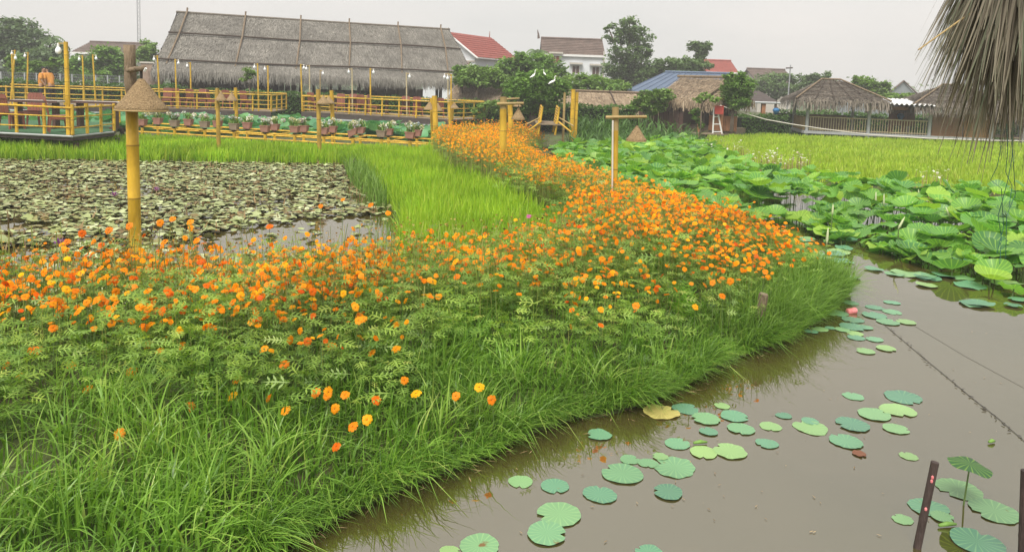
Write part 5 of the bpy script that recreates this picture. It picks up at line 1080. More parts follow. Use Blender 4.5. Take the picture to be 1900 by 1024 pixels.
tree('leafy_shrub', 'light green shrub against the hedge at the deck right end', 35, [(905, 200, 18, 10), (888, 210, 14, 10), (920, 195, 10, 8)], 700, .18, 'tree_c', base_px=900, var0=.8, thick=.04, cat='shrub')
tree('small_tree', 'small airy tree before the hall eave near the deck end', 39, [(464, 135, 12, 9), (458, 145, 10, 7)], 380, .16, 'tree_c', base_px=462, thick=.03, hollow=.2)

# reeds on the far side of the lotus pond
nb = NB(); Pz = np.concatenate([np.array([(1.9, 25.6), (2.2, 25), (7.2, 29.5), (7.5, 32.5), (4.5, 31.5), (2.2, 29)])]); q_ = scatter(Pz, 75); n = len(q_)
nb.blades(on(q_), rng.uniform(.7, 1.35, n), rng.uniform(0, 6.28, n), rng.uniform(.05, .5, n), rng.uniform(.04, .09, n), rng.random(n), 3)
q_ = scatter(Pz, 60); n = len(q_); r_ = on(q_); r_[:, 2] += rng.uniform(.1, 1., n); nb.blades(r_, rng.uniform(.25, .5, n), rng.uniform(0, 6.28, n), rng.uniform(.5, 1.4, n), rng.uniform(.05, .09, n), rng.random(n), 2)
tag(nb.build('reeds', 'reed'), 'tall green reeds along the far bank of the lotus pond', 'reeds', kind='stuff')

# ================================================================== rice
def ricefield(name, label, pg, dens, m, h=(.3, .46), wd=.02, vm=.5, segs=3):
    nb = NB(); q_ = scatter(pg, dens)
    n = len(q_); cl = np.sin(q_[:, 0]*3.1+1.3*np.sin(q_[:, 1]*2.3))*np.sin(q_[:, 1]*2.7+q_[:, 0]); d = q_[:, 1]
    r_ = on(q_); r_[:, 2] = np.maximum(r_[:, 2], -.02)
    nb.blades(r_, rng.uniform(*h, n)*(1+.08*cl)*np.where((d > 21) & (q_[:, 0] < 0), .62, 1), rng.uniform(0, 6.28, n), np.abs(rng.normal(.2, .18, n)), wd*(1+.045*np.maximum(0, d-10))*rng.uniform(.7, 1.3, n), np.clip(vm+.14*cl+rng.normal(0, .2, n), 0, 1), segs, .4)
    return tag(nb.build(name, m), label, 'rice', kind='stuff')
strip = np.concatenate([poly([(660, 301), (690, 338), (728, 390)]), np.array([(-1.55, 11.2), (-1.35, 9.2), (-1.1, 8.4), (-.2, 8.1), (.6, 8.9), (.75, 10.2), (.2, 12.2), (-.5, 14.2), (-1.3, 16.4), (-2.0, 19), (-2.5, 22.9), (-3.5, 23.2), (-5, 23.4)])])
ricefield('rice_strip', 'bright young rice strip between the lily pond and the orange flowers', strip, 900, 'rice', (.36, .55), .016)
band = np.concatenate([poly([(-500, 296), (0, 300), (300, 303), (655, 308)]), np.array([(-5, 23.4), (-12, 25.0), (-13.5, 23), (-14.6, 18.4+2.2), (-26, 20.5), (-30, 20)])])
ricefield('rice_band', 'band of young rice behind the lily pond below the potted fence', band, 480, 'rice', segs=2)
r2 = np.concatenate([rice2_edge[1:], np.array([(20, 18.6), (34, 20), (34, 38.4), (14, 38.6), (12.4, 38.6), (8.6, 34.4)])])
ricefield('rice_field', 'wide bright rice field below the thatched pavilions', r2, 160, 'rice2', (.2, .34), .024, .5, 2)

# ================================================================== lily pond (left), thousands of small floating leaves
def disc(nseg, notch=.0, cup=0., ruf=0., rings=(.25, .65, 1.), k=5, ph=0., curl=0.):
    V = [(0, 0, 0)]; Fq = []
    for r in rings:
        for j in range(nseg):
            a = 2*PI*j/nseg; rr = r*(1-notch*max(0, 1-abs(j-0)/.9)) if j == 0 else r
            z = cup*r*r+ruf*r**3*math.sin(k*a+ph)+.5*ruf*r**2*math.sin(2*a+ph*2)+curl*r*r*max(0, math.cos(a+ph))**2
            V.append((rr*math.cos(a), rr*math.sin(a), z))
    for j in range(0, nseg, 2):
        Fq.append((0, 1+j, 1+(j+1) % nseg, 1+(j+2) % nseg))
    for i in range(len(rings)-1):
        for j in range(nseg):
            a = 1+i*nseg+j; b = 1+i*nseg+(j+1) % nseg; Fq.append((a, a+nseg, b+nseg, b))
    V = np.array(V); return V, np.array(Fq), np.column_stack([V[:, :2], np.zeros(len(V))])
def mesh_of(name, V, Fq, luv, var, m):
    me = bpy.data.meshes.new(name); me.from_pydata([tuple(v) for v in V], [], [tuple(int(i) for i in q_) for q_ in Fq])
    me.attributes.new('var', 'FLOAT', 'POINT').data.foreach_set('value', np.full(len(V), var, np.float32)); me.attributes.new('luv', 'FLOAT_VECTOR', 'POINT').data.foreach_set('vector', luv.astype(np.float32).ravel())
    me.polygons.foreach_set('use_smooth', [True]*len(me.polygons)); me.materials.append(M[m]); me.update(); return me
q_ = scatter(W1[:, :]*1., 130); q_ = q_[(q_[:, 0] > -16)]; n = len(q_)
den = .62+.5*np.sin(q_[:, 0]*1.1+.7*q_[:, 1])*np.sin(q_[:, 1]*.9-.5*q_[:, 0]) 
pxs = np.array([0.]*n)
open1 = poly([(330, 455), (420, 430), (560, 408), (760, 396), (760, 470), (330, 480)]); open2 = poly([(-40, 408), (110, 420), (60, 436), (-40, 430)]); open3 = poly([(-80, 470), (130, 455), (180, 500), (-80, 540)])
open4 = poly([(640, 340), (690, 345), (735, 395), (700, 395), (640, 372)])
keep = rng.random(n) < np.clip(den+.42, .5, 1)
for o_, pr in ((open1, .04), (open2, .1), (open3, .25), (open4, .2)): keep &= ~(inside(o_, q_) & (rng.random(n) > pr))
q_ = q_[keep]; q_ = q_[np.argsort(q_[:, 1]+.25*np.abs(q_[:, 0]+3))]; n = len(q_)
LV = [disc(10, .75, .02, .05, (.55, 1.), 3, .3), disc(10, .75, .12, .12, (.55, 1.), 2, 1.), disc(10, .75, .02, .1, (.55, 1.), 3, 2., .55), disc(10, .75, .3, .15, (.55, 1.), 3, 4.)]
lm = [[mesh_of('lily_leaf', *LV[k], v_, 'lily') for v_ in (.1, .45, .65, .85)] for k in range(4)]
NI = 300
inframe = (q_[:, 0] > -.62*q_[:, 1]); q_ = q_[q_[:, 0] > -.72*q_[:, 1]]; n = len(q_); inframe = (q_[:, 0] > -.62*q_[:, 1])
first = np.where(inframe)[0][:NI]; rest = np.setdiff1d(np.arange(n), first)
for i in first:
    vi = random.choice((0, 1, 1, 2, 2, 3)); ki = random.choice((0, 0, 1, 1, 2, 3)); hz_ = q_[i, 0]/q_[i, 1]
    lab = ('brown', 'olive', 'dull green', 'pale green')[vi]+' '+('flat', 'dished', 'folded', 'cupped')[ki]+' lily leaf '+('left of the big bamboo post' if hz_ < -.49 else ('right of the big bamboo post' if hz_ < -.33 else 'by the open water behind the flowers'))
    o = link('lily_leaf', lm[ki][vi]); o.location = (q_[i, 0], q_[i, 1], random.uniform(.012, .05)); s_ = random.uniform(.055, .1); o.scale = (s_, s_, s_); o.rotation_euler = (random.gauss(0, .1), random.gauss(0, .1), random.uniform(0, 6.28))
    tag(o, lab, 'lily leaf', lab.replace('leaf', 'leaves'))
nb = NB()
for k, pr in enumerate((.35, .3, .2, .15)):
    sel = rest[(np.searchsorted(np.cumsum((.35, .3, .2, .15)), rng.random(len(rest))) == k)]; m_ = len(sel)
    near_ = q_[sel, 1] < 11.5
    for (V_, F_, U_), ss in ((LV[k], sel[near_]), (disc(8, .6, (.02, .1, .05, .2)[k], .12, (1.,), 3, 1.+k), sel[~near_])):
        m_ = len(ss); loc = np.column_stack([q_[ss], rng.uniform(.012, .06, m_)]); nb.inst(V_, F_, loc, rotz(rng.uniform(0, 6.28, m_))@rotx(rng.normal(0, .09, m_)), rng.uniform(.05, .095, m_), np.clip(rng.normal(.46, .3, m_), 0, 1), U_)
tag(nb.build('lily_leaves', 'lily'), 'carpet of small dull green lily leaves over the left pond', 'lily leaves', kind='stuff')
nb = NB(); qq = scatter(W1, 6); qq = qq[(qq[:, 0] > -14) & ~inside(open1, qq)]; k = len(qq); r_ = np.column_stack([qq, np.zeros(k)]); nb.blades(r_, rng.uniform(.08, .2, k), rng.uniform(0, 6.28, k), rng.uniform(.1, .6, k), rng.uniform(.015, .035, k), rng.random(k), 2)
tag(nb.build('lily_buds', 'debris'), 'dry stalks and buds sticking out among the lily leaves', 'stalks', kind='stuff')
for (x, y, sc_, lb) in ((212, 365, 1, 'violet water lily bloom left of the big bamboo post'), (112, 455, 1.1, 'violet bloom at the near left of the lily pond'), (290, 355, .8, 'small violet bloom right of the big bamboo post')):
    c = G(x, y, .05); t = thing('water_lily', lb, 'flower', tuple(c)); b = MB()
    for k in range(12):
        a = k*PI/6; h = .09 if k % 2 else .06; o_ = .05 if k % 2 else .085; d = Vector((math.cos(a), math.sin(a), 0))*sc_; s2 = Vector((-d.y, d.x, 0)); b.quad(c, c+d*o_*.6-s2*.018+Vector((0, 0, h*.5)), c+d*o_+Vector((0, 0, h)), c+d*o_*.6+s2*.018+Vector((0, 0, h*.5)), .2)
    b.build('petals', 'petal_violet', t); part('centre', 'beak', t, lambda b: b.lathe(c, [(.02, .02), (.015, .05), (.001, .055)], 6)); part('stalk', 'stalk', t, lambda b: b.tube(c-Vector((0, 0, .1)), c, .008, n=5))

# ================================================================== lotus: standing leaves
LO = [disc(18, .0, c_, r_, (.12, .45, .8, 1.), k_, p_) for c_, r_, k_, p_ in ((.18, .07, 5, 0), (.3, .1, 4, 1), (.05, .12, 6, 2), (.42, .08, 3, 3), (-.12, .12, 5, 4), (.1, .05, 7, 5))]
for V_, _, _ in LO: V_[0, 2] -= .03
lomesh = [[mesh_of('leaf_blade', *LO[k], v_, 'lotus') for v_ in (.2, .45, .65, .9)] for k in range(6)]
sb = MB(); sb.path([(0, 0, -1), (.02, 0, -.5), (0, 0, -.02)], [.011, .009, .008], 5); stalk_o = sb.build('stalk', 'stalk'); stalk_me = stalk_o.data; bpy.data.objects.remove(stalk_o)
lot = np.concatenate([poly([(1345, 278), (1385, 296), (1440, 316), (1490, 330), (1600, 344), (1750, 354), (1900, 360), (2050, 366)], .42), poly([(2050, 560), (1900, 525), (1800, 500), (1700, 462), (1620, 440), (1560, 430), (1505, 412), (1470, 392)], .2), tip_back[3:-1]+np.array([.35, .0]), np.array([(2.3, 25.5), (7.5, 31.5)])])
q_ = scatter(lot, 24); 
q_ = q_[(sdf(W2, q_) < -.1)]
gap = poly([(1420, 300), (1520, 322), (1700, 345), (1640, 352), (1500, 345)]); q_ = q_[~(inside(gap, q_) & (rng.random(len(q_)) > .8))]
# keep apart
kept = []
for p in q_[np.argsort(rng.random(len(q_)))]:
    if all((p[0]-o_[0])**2+(p[1]-o_[1])**2 > .024 for o_ in kept[-400:]): kept.append(p)
q_ = np.array(kept); q_ = q_[np.argsort(q_[:, 1])]; vis = np.abs(q_[:, 0]/q_[:, 1]) < .7; q_ = q_[vis]
def lotus(p, h, r, ki, vi, tilt, label, group, cat='lotus leaf'):
    t = thing('lotus_leaf', label, cat, (p[0], p[1], h), group); t.rotation_euler = (random.gauss(0, tilt), random.gauss(0, tilt), random.uniform(0, 6.28))
    o = link('leaf_blade', lomesh[ki][vi], t); o.scale = (r, r, r); s_ = link('stalk', stalk_me, t); s_.scale = (1, 1, h+.25); return t
front = poly([(2050, 560), (1900, 525), (1800, 500), (1700, 462), (1620, 440), (1560, 430), (1505, 412), (1470, 392)], .2)
for p in q_[:300]:
    df = float(pdist(front, np.array([p]), False)[0]); h = random.uniform(.05, .13)+min(1, df/1.9)*random.uniform(.2, .44)
    r_ = random.uniform(.13, .25); vi = random.choice((0, 1, 1, 2, 2, 3)); hz_ = p[0]/p[1]
    zone = 'beside the bank tip' if hz_ < .47 else ('in the middle of the right pond' if hz_ < .56 else 'at the right edge by the cords')
    lab = ('large ' if r_ > .21 else ('small ' if r_ < .165 else 'broad '))+('dark green', 'green', 'light green', 'yellow green')[vi]+' lotus leaf '+('low ' if h < .36 else 'high ')+zone
    lotus(p, h, r_, random.randrange(6), vi, .26, lab, lab.replace('leaf', 'leaves'))
LO2 = [disc(12, .0, c_, r_, (.45, 1.), k_, p_) for c_, r_, k_, p_ in ((.22, .09, 5, 0), (.36, .12, 4, 1), (.08, .14, 6, 2), (.48, .1, 3, 3), (-.15, .14, 5, 4), (.14, .08, 3, 5))]
nb = NB(); ns = NB(); rest = q_[300:]; n = len(rest); kk = rng.integers(0, 6, n); hh = rng.uniform(.2, .48, n)+np.where(rest[:, 1] < 17, .12, 0)
for k in range(6):
    s_ = kk == k; m_ = s_.sum(); nb.inst(LO2[k][0], LO2[k][1], np.column_stack([rest[s_], hh[s_]]), rotz(rng.uniform(0, 6.28, m_))@rotx(rng.normal(0, .36, m_)), rng.uniform(.13, .23, m_), np.clip(rng.normal(.6, .22, m_), 0, 1), LO2[k][2])
tag(nb.build('lotus_bed', 'lotus'), 'mass of lotus leaves in the far part of the right pond', 'lotus leaves', kind='stuff')
ns.blades(np.column_stack([rest, np.full(n, -.1)]), hh+.08, rng.uniform(0, 6.28, n), rng.uniform(0, .05, n), np.full(n, .018), rng.random(n), 1); tag(ns.build('lotus_stalks', 'reed'), 'stalks below the far lotus leaves', 'stalks', kind='stuff')
# rolled young leaves and buds
for i, (x, y, w_) in enumerate(((1640, 372, .2), (1625, 368, .2), (1760, 398, .22), (1545, 390, .16), (1672, 415, .18), (1520, 325, .2), (1475, 340, .18), (1535, 440, .2), (1690, 385, .16), (1800, 380, .18), (1705, 360, .15), (1570, 350, .15))):
    c = G(x, y, .45); t = thing('lotus_bud', 'pale rolled lotus leaf bud sticking up among the right pond leaves', 'lotus bud', (c.x, c.y, .0), 'rolled lotus buds in the right pond')
    d = Vector((random.uniform(-.5, .5), 0, 1)).normalized(); part('bud', 'budpale', t, lambda b: b.path([c-d*w_*.5, c-d*w_*.2, c+d*w_*.2, c+d*w_*.6], [.008, .017, .015, .003], 6), smooth=True); part('stalk', 'stalk', t, lambda b: b.tube(Vector((c.x, c.y, -.2)), c-d*w_*.45, .009, n=5))
# low floating lotus pads between the standing leaves and the open water
for i in range(40):
    x = 1495+405*random.random()**1.8; y = random.uniform(425, 480)+(x-1520)*.2+random.uniform(-25, 60); p = G(x, y, .012)
    if sdf(W2, np.array([[p.x, p.y]]))[0] > -.15: continue
    o = link('lotus_pad', mesh_of('lotus_pad', *disc(16, .25, .0, .03, (.4, .8, 1.), 4, random.random()*6), random.random(), 'pad')); s_ = random.uniform(.09, .2); o.scale = (s_, s_*random.uniform(.8, 1), s_*random.uniform(.5, 2)); o.location = (p.x, p.y, .014+.002*(i % 5)); o.rotation_euler = (random.gauss(0, .05), random.gauss(0, .05), random.uniform(0, 6.28))
    lab = ('large ' if s_ > .16 else ('mid-sized ' if s_ > .125 else 'small '))+'lotus pad '+('close under the tall lotus leaves ' if y < 470+(x-1520)*.2 else 'floating clear of the tall lotus leaves ')+('beside the bank tip' if x < 1560 else ('in mid pond' if x < 1700 else 'at the right')); tag(o, lab, 'lotus pad', lab.replace('pad', 'pads'))
# behind the fence: pale lotus pond
nb = NB(); q_ = scatter(W3, 5.2); q_ = q_[(q_[:, 0] > -22) & (sdf(W3, q_) < -.2)]; n = len(q_); kk = rng.integers(0, 6, n); hh = rng.uniform(.1, .4, n)-np.where(q_[:, 1] > 31, .06, 0); order = np.argsort(q_[:, 1])
for k in range(6):
    s_ = kk == k; m_ = s_.sum(); nb.inst(LO2[k][0], LO2[k][1], np.column_stack([q_[s_], hh[s_]]), rotz(rng.uniform(0, 6.28, m_))@rotx(rng.normal(0, .35, m_)), rng.uniform(.25, .4, m_), rng.random(m_), LO2[k][2])
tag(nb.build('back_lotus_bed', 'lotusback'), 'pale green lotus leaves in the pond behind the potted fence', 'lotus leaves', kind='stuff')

# ================================================================== floating pads in the open water
NTH = ordn[:19]+['twentieth', 'twenty-first', 'twenty-second', 'twenty-third', 'twenty-fourth', 'twenty-fifth', 'twenty-sixth', 'twenty-seventh']
def pads(lst, label, group, cat='lotus pad'):
    rank = {j: r_ for r_, j in enumerate(sorted((j for j in range(len(lst)) if len(lst[j]) < 5), key=lambda j: -lst[j][1]))}
    for i, e in enumerate(lst):
        x, y, w_ = e[:3]; m_ = e[3] if len(e) > 3 else 'pad'; lb = e[4] if len(e) > 4 else label+', '+NTH[rank[i]]+' from the front'
        p = G(x, y, .006); dpt = (p-Vector((0, 0, H))).dot(fw); s_ = w_/2*dpt/F
        V_, F_, U_ = disc(28, .3, .0, .02 if m_ == 'pad' else .06, (.12, .4, .75, .97, 1.), 7, random.random()*6)
        th_ = np.arctan2(V_[:, 1], V_[:, 0]); rim = 1+sum(random.gauss(0, .028/(1+.1*k))*np.sin(th_*k+random.uniform(0, 6.28)) for k in (1, 2, 3, 5, 8, 12))*(np.hypot(V_[:, 0], V_[:, 1])); V_[:, 2] += .02*np.abs(np.sin(th_*1.5+random.uniform(0, 6)))*(np.hypot(V_[:, 0], V_[:, 1]) > .9); V_[:, :2] *= rim[:, None]
        o = link('lotus_pad', mesh_of('lotus_pad', V_, F_, U_, random.random(), m_)); o.location = (p.x, p.y, .003+.0012*(i % 5)); o.scale = (s_, s_*random.uniform(.92, 1.08), s_*.6); o.rotation_euler = (0, 0, random.uniform(0, 6.28)); tag(o, lb, cat, group)
pads([(965, 892, 46), (1030, 900, 52), (1113, 916, 62), (1038, 952, 82), (1014, 988, 74), (890, 1010, 72), (835, 1022, 40), (1203, 1024, 50), (1155, 878, 74), (1240, 912, 54, 'pad', 'lone pale lotus pad in open water in front of the pad curve'), (1253, 866, 76),
      (1257, 822, 48), (1306, 838, 52), (1354, 836, 60), (1310, 776, 52), (1272, 757, 48), (1340, 752, 30), (1362, 771, 52), (1376, 795, 48), (1314, 800, 34), (1430, 790, 40), (1454, 770, 28), (1422, 822, 40),
      (1227, 764, 68, 'padyellow', 'yellowing lotus pad with brown blotches against the grassy bank'), (1112, 806, 46, 'pad', 'small lotus pad alone beside the grassy bank'), (1168, 851, 36), (1202, 858, 36), (1225, 846, 30)],
     'green lotus pad in the curved row along the bank', 'lotus pads in the curve along the bank')
pads([(1583, 734, 38), (1675, 736, 66), (1667, 760, 60), (1623, 768, 60), (1582, 787, 58), (1504, 792, 62), (1503, 780, 32), (1663, 795, 46), (1570, 818, 60), (1594, 841, 26, 'padbrown', 'brown rotting curled lotus pad in the open water'), (1686, 845, 32)],
     'green lotus pad in the mid-water group', 'lotus pads in the middle of the water')
pads([(1577, 561, 30), (1549, 580, 45), (1582, 593, 40), (1583, 606, 50), (1505, 615, 24), (1522, 610, 30), (1541, 608, 20), (1564, 611, 30), (1604, 607, 30), (1622, 585, 46), (1655, 578, 36), (1623, 570, 32), (1655, 561, 28), (1647, 597, 40), (1681, 597, 34), (1586, 618, 30), (1589, 626, 32), (1623, 629, 30), (1606, 651, 34), (1644, 646, 34)],
     'green lotus pad off the bank tip', 'lotus pads off the bank tip')
pads([(1778, 905, 78), (1722, 940, 66), (1845, 947, 82), (1812, 1004, 90), (1748, 958, 40), (1675, 962, 36)], 'lotus pad around the corner post', 'lotus pads around the corner post')
# young leaf standing above the corner
c = P(1800, 860, 4.02); t = thing('lotus_leaf', 'single folded lotus leaf standing on a thin stalk near the corner post', 'lotus leaf', (c.x, c.y, c.z))
V_, F_, U_ = disc(24, .0, -.1, .05, (.12, .45, .8, 1.), 4, 1.); V_[:, 2] -= .25*np.abs(V_[:, 0])**1.5*0; o = link('leaf_blade', mesh_of('leaf_blade', V_, F_, U_, .05, 'lotus'), t); o.scale = (.125, .11, .13); o.rotation_euler = (.12, .1, 1.)
part('stalk', 'stalk', t, lambda b: b.path([c-Vector((0, 0, .0)), c+Vector((-.01, 0, -.2)), Vector((c.x-.02, c.y, -.15))], [.004, .005, .005], 5))

# ================================================================== the flower bank
dW = lambda q_: sdf(W2, q_)
# --- grass along the water
nb = NB(); q_ = scatter(land, 1700); q_ = q_[q_[:, 1] < 13]; d = dW(q_)
lim = np.where(q_[:, 0] < .2, 1.35, np.where(q_[:, 0] < 2., .8, .7)); pr = np.clip((lim-d)/.6, .12, 1)*np.where(q_[:, 1] > 9, .5, 1)
tipz = (q_[:, 0] > 2.2) & (d < .8)
k_ = (rng.random(len(q_)) < pr) & (d > -.02) & ~tipz; g1 = q_[k_]; n = len(g1); dd = d[k_]
tuft = np.sin(g1[:, 0]*5+1.7*np.sin(g1[:, 1]*3))*np.sin(g1[:, 1]*6+g1[:, 0]*2); 
hgt = rng.uniform(.12, .34, n)*(1+.35*tuft)*np.clip(.45+dd*1.6, .45, 1)
# blades hang towards the water
gx = (dW(g1+np.array([.05, 0]))-dW(g1))/.05; gy = (dW(g1+np.array([0, .05]))-dW(g1))/.05; out_a = np.arctan2(-gy, -gx)
ang = np.where(rng.random(n) < .45, out_a+rng.normal(0, .8, n), rng.uniform(0, 6.28, n))
nb.blades(on(g1), hgt, ang, np.abs(rng.normal(.55, .38, n)), rng.uniform(.006, .015, n), np.clip(.42+.12*tuft+rng.normal(0, .2, n), 0, 1), 4, .55)
# taller arching tufts
c_ = scatter(land, 5); dc = dW(c_); c_ = c_[(dc > .15) & (dc < 1.8) & (c_[:, 1] < 9)]; k = 34
r0 = np.repeat(c_, k, 0)+rng.normal(0, .05, (len(c_)*k, 2)); n = len(r0); nb.blades(on(r0), rng.uniform(.26, .46, n), rng.uniform(0, 6.28, n), np.abs(rng.normal(.7, .3, n)), rng.uniform(.006, .012, n), np.clip(np.repeat(rng.uniform(.3, .8, len(c_)), k)+rng.normal(0, .12, n), 0, 1), 5, .5)
k = rng.integers(2, len(edge)-1, 9000); u_ = rng.random(9000); eq = edge[k]+(edge[np.minimum(k+1, len(edge)-1)]-edge[k])*u_[:, None]; tg = edge[np.minimum(k+1, len(edge)-1)]-edge[k]; tg = tg/np.maximum(np.linalg.norm(tg, axis=1), 1e-6)[:, None]; nrm_ = np.column_stack([-tg[:, 1], tg[:, 0]]); eq = eq+nrm_*np.abs(rng.normal(0, .09, 9000))[:, None]; gx = 9000
nb.blades(np.column_stack([eq, np.maximum(gheight(eq), .0)]), rng.uniform(.06, .24, gx)*(1+.4*np.sin(eq[:, 0]*9)), np.arctan2(-nrm_[:, 1], -nrm_[:, 0])+rng.normal(0, .9, gx), np.abs(rng.normal(.8, .4, gx)), rng.uniform(.005, .011, gx), np.clip(rng.normal(.4, .25, gx), 0, 1), 3, .5)
tag(nb.build('bank_grass', 'grass'), 'long green grass hanging over the water along the bank', 'grass', kind='stuff')
nb = NB(); q_ = scatter(land, 3400); d = dW(q_); k_ = (q_[:, 0] > 2.0+.3*rng.random(len(q_))) & (q_[:, 1] < 11.5) & (d < .85) & (rng.random(len(q_)) < np.clip((.85-d)/.4, .06, 1)); g1 = q_[k_]; n = len(g1)
gx = (dW(g1+np.array([.05, 0]))-dW(g1))/.05; gy = (dW(g1+np.array([0, .05]))-dW(g1))/.05
nb.blades(on(g1), rng.uniform(.18, .46, n)*(1+.3*np.sin(g1[:, 0]*7)*np.sin(g1[:, 1]*6)), np.where(rng.random(n) < .5, np.arctan2(-gy, -gx)+rng.normal(0, .9, n), rng.uniform(0, 6.28, n)), np.abs(rng.normal(.55, .35, n)), rng.uniform(.006, .012, n), np.clip(rng.normal(.5, .22, n), 0, 1), 3, .45)
tag(nb.build('tip_grass', 'tipgrass'), 'fine pale grass mound at the tip of the flower bank', 'grass', kind='stuff')
# weeds at the rice corner of the lily pond
nb = NB(); q_ = scatter(poly([(640, 315), (690, 330), (720, 385), (700, 390), (650, 345)]), 260); n = len(q_); nb.blades(np.column_stack([q_, np.zeros(n)]), rng.uniform(.25, .6, n), rng.uniform(0, 6.28, n), rng.uniform(.1, .6, n), rng.uniform(.012, .025, n), rng.random(n), 3)
q_ = scatter(poly([(0, 520), (250, 490), (700, 440), (745, 405), (760, 420), (700, 470), (250, 520), (0, 560)]), 120); n = len(q_); nb.blades(on(q_), rng.uniform(.2, .6, n), rng.uniform(0, 6.28, n), rng.uniform(.1, .5, n), rng.uniform(.006, .012, n), rng.random(n), 3)
tag(nb.build('pond_weeds', 'tipgrass'), 'thin weeds at the edges of the lily pond', 'weeds', kind='stuff')

# --- cosmos plants
lobes = []; lf = []
for i, (x, l_, s_) in enumerate(((.25, .32, 1), (.25, .32, -1), (.5, .3, 1), (.5, .3, -1), (.72, .22, 1), (.72, .22, -1))):
    k = len(lobes); d = np.array([.55, s_*.83, 0]); pnt = np.array([x, 0, .1*x]); w_ = .05; lobes += [pnt, pnt+d*l_*.5+np.array([w_, 0, .02]), pnt+d*l_, pnt+d*l_*.5-np.array([w_, 0, -.02])]; lf.append((k, k+1, k+2, k+3))
k = len(lobes); lobes += [np.array([0, 0, 0]), np.array([.55, -.035, .06]), np.array([1.05, 0, .0]), np.array([.55, .035, .06])]; lf.append((k, k+1, k+2, k+3))
CL = np.array(lobes); CLF = lf
def fl_density(q_, d):
    """how thickly the flowers stand"""
    a = np.clip((d-.55)/.9, 0, 1)
    far = np.clip((q_[:, 1]-8)/3, 0, 1)
    return a, far
q_ = scatter(land, 36); d = dW(q_); lim = np.where(q_[:, 0] < .2, .75, .35); pr = np.clip((d-lim*.6)/.5, 0, 1)*np.where(q_[:, 1] > 14, .6, 1); q_ = q_[(rng.random(len(q_)) < pr) & ((q_[:, 1] > 4.1) | (d > 1.4))]
gapz = poly([(1255, 425), (1290, 415), (1330, 440), (1290, 450)], .5); q_ = q_[~inside(gapz, q_)]
npl = len(q_); base = on(q_); hp = rng.uniform(.4, .66, npl)*np.clip(.55+.35*dW(q_), .5, 1)*np.where((q_[:, 1] < 8.3) & (q_[:, 0] < .6), .88, 1)
nb = NB(); st = NB()
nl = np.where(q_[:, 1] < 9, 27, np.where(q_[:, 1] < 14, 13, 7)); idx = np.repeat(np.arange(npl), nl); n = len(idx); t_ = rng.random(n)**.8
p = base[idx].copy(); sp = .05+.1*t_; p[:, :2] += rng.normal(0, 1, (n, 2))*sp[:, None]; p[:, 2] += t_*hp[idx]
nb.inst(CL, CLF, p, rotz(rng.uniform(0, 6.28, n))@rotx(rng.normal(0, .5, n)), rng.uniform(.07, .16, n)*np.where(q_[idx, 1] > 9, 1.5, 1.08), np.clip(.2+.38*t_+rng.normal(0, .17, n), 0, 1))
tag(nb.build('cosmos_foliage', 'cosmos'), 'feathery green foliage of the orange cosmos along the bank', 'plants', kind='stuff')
# --- flowers: positions
def petals(np_, seg, layers):
    V = []; Fq = []
    for L_ in range(layers):
        for k in range(np_):
            a = 2*PI*(k+.5*L_)/np_; d = np.array([math.cos(a), math.sin(a), 0]); s_ = np.array([-d[1], d[0], 0]); r = (1.-.22*L_)*random.uniform(.85, 1.12); z = .16*L_+random.uniform(-.05, .12); i = len(V)
            if seg == 2:
                V += [d*.1*r+s_*.08+[0, 0, z], d*.1*r-s_*.08+[0, 0, z], d*.62*r-s_*.33*r+[0, 0, z+.14], d*.62*r+s_*.33*r+[0, 0, z+.14], d*1.0*r-s_*.24*r+[0, 0, z+.02], d*1.0*r+s_*.24*r+[0, 0, z+.02]]; Fq += [(i, i+1, i+2, i+3), (i+3, i+2, i+4, i+5)]
            else:
                V += [d*.05+[0, 0, z], d*.75*r-s_*.4*r+[0, 0, z+.12], d*1.02*r+[0, 0, z+.03], d*.75*r+s_*.4*r+[0, 0, z+.12]]; Fq.append((i, i+1, i+2, i+3))
    return np.array(V, float), Fq
q_ = scatter(land, 430); d = dW(q_); n = len(q_)
dens = np.where(q_[:, 1] > 8.3, np.clip((d-.25)/.4, 0, 1)*.9, np.clip((d-.7)/1.1, .0, 1)*.62)
rb = np.clip((q_[:, 0]-.3)/1.2, 0, 1)*(q_[:, 1] < 8.3); dens = dens*(1-rb)+rb*np.clip((d-.32)/.45, 0, 1)*.85
dens = np.where((q_[:, 1] < 8.3) & (d > 2.4) & (q_[:, 0] < 1), dens*1.25, dens)
dens *= np.clip(.75+.55*np.sin(q_[:, 0]*2.6+np.sin(q_[:, 1]*2)*1.5)*np.sin(q_[:, 1]*2.2-q_[:, 0]), .25, 1.2)
q_ = q_[(rng.random(n) < dens) & ~inside(gapz, q_) & (q_[:, 1] > 4.5)]
fz = on(q_); dd = dW(q_); n = len(q_); hf = (rng.uniform(.42, .68, n)+np.where(rng.random(n) < .12, .12, 0))*np.clip(.6+.3*dd, .6, 1)*np.where((q_[:, 1] < 8.3) & (q_[:, 0] < .6), .76, 1)
root = fz.copy(); fz[:, 2] += hf; fz[:, :2] += rng.normal(0, .04, (n, 2))
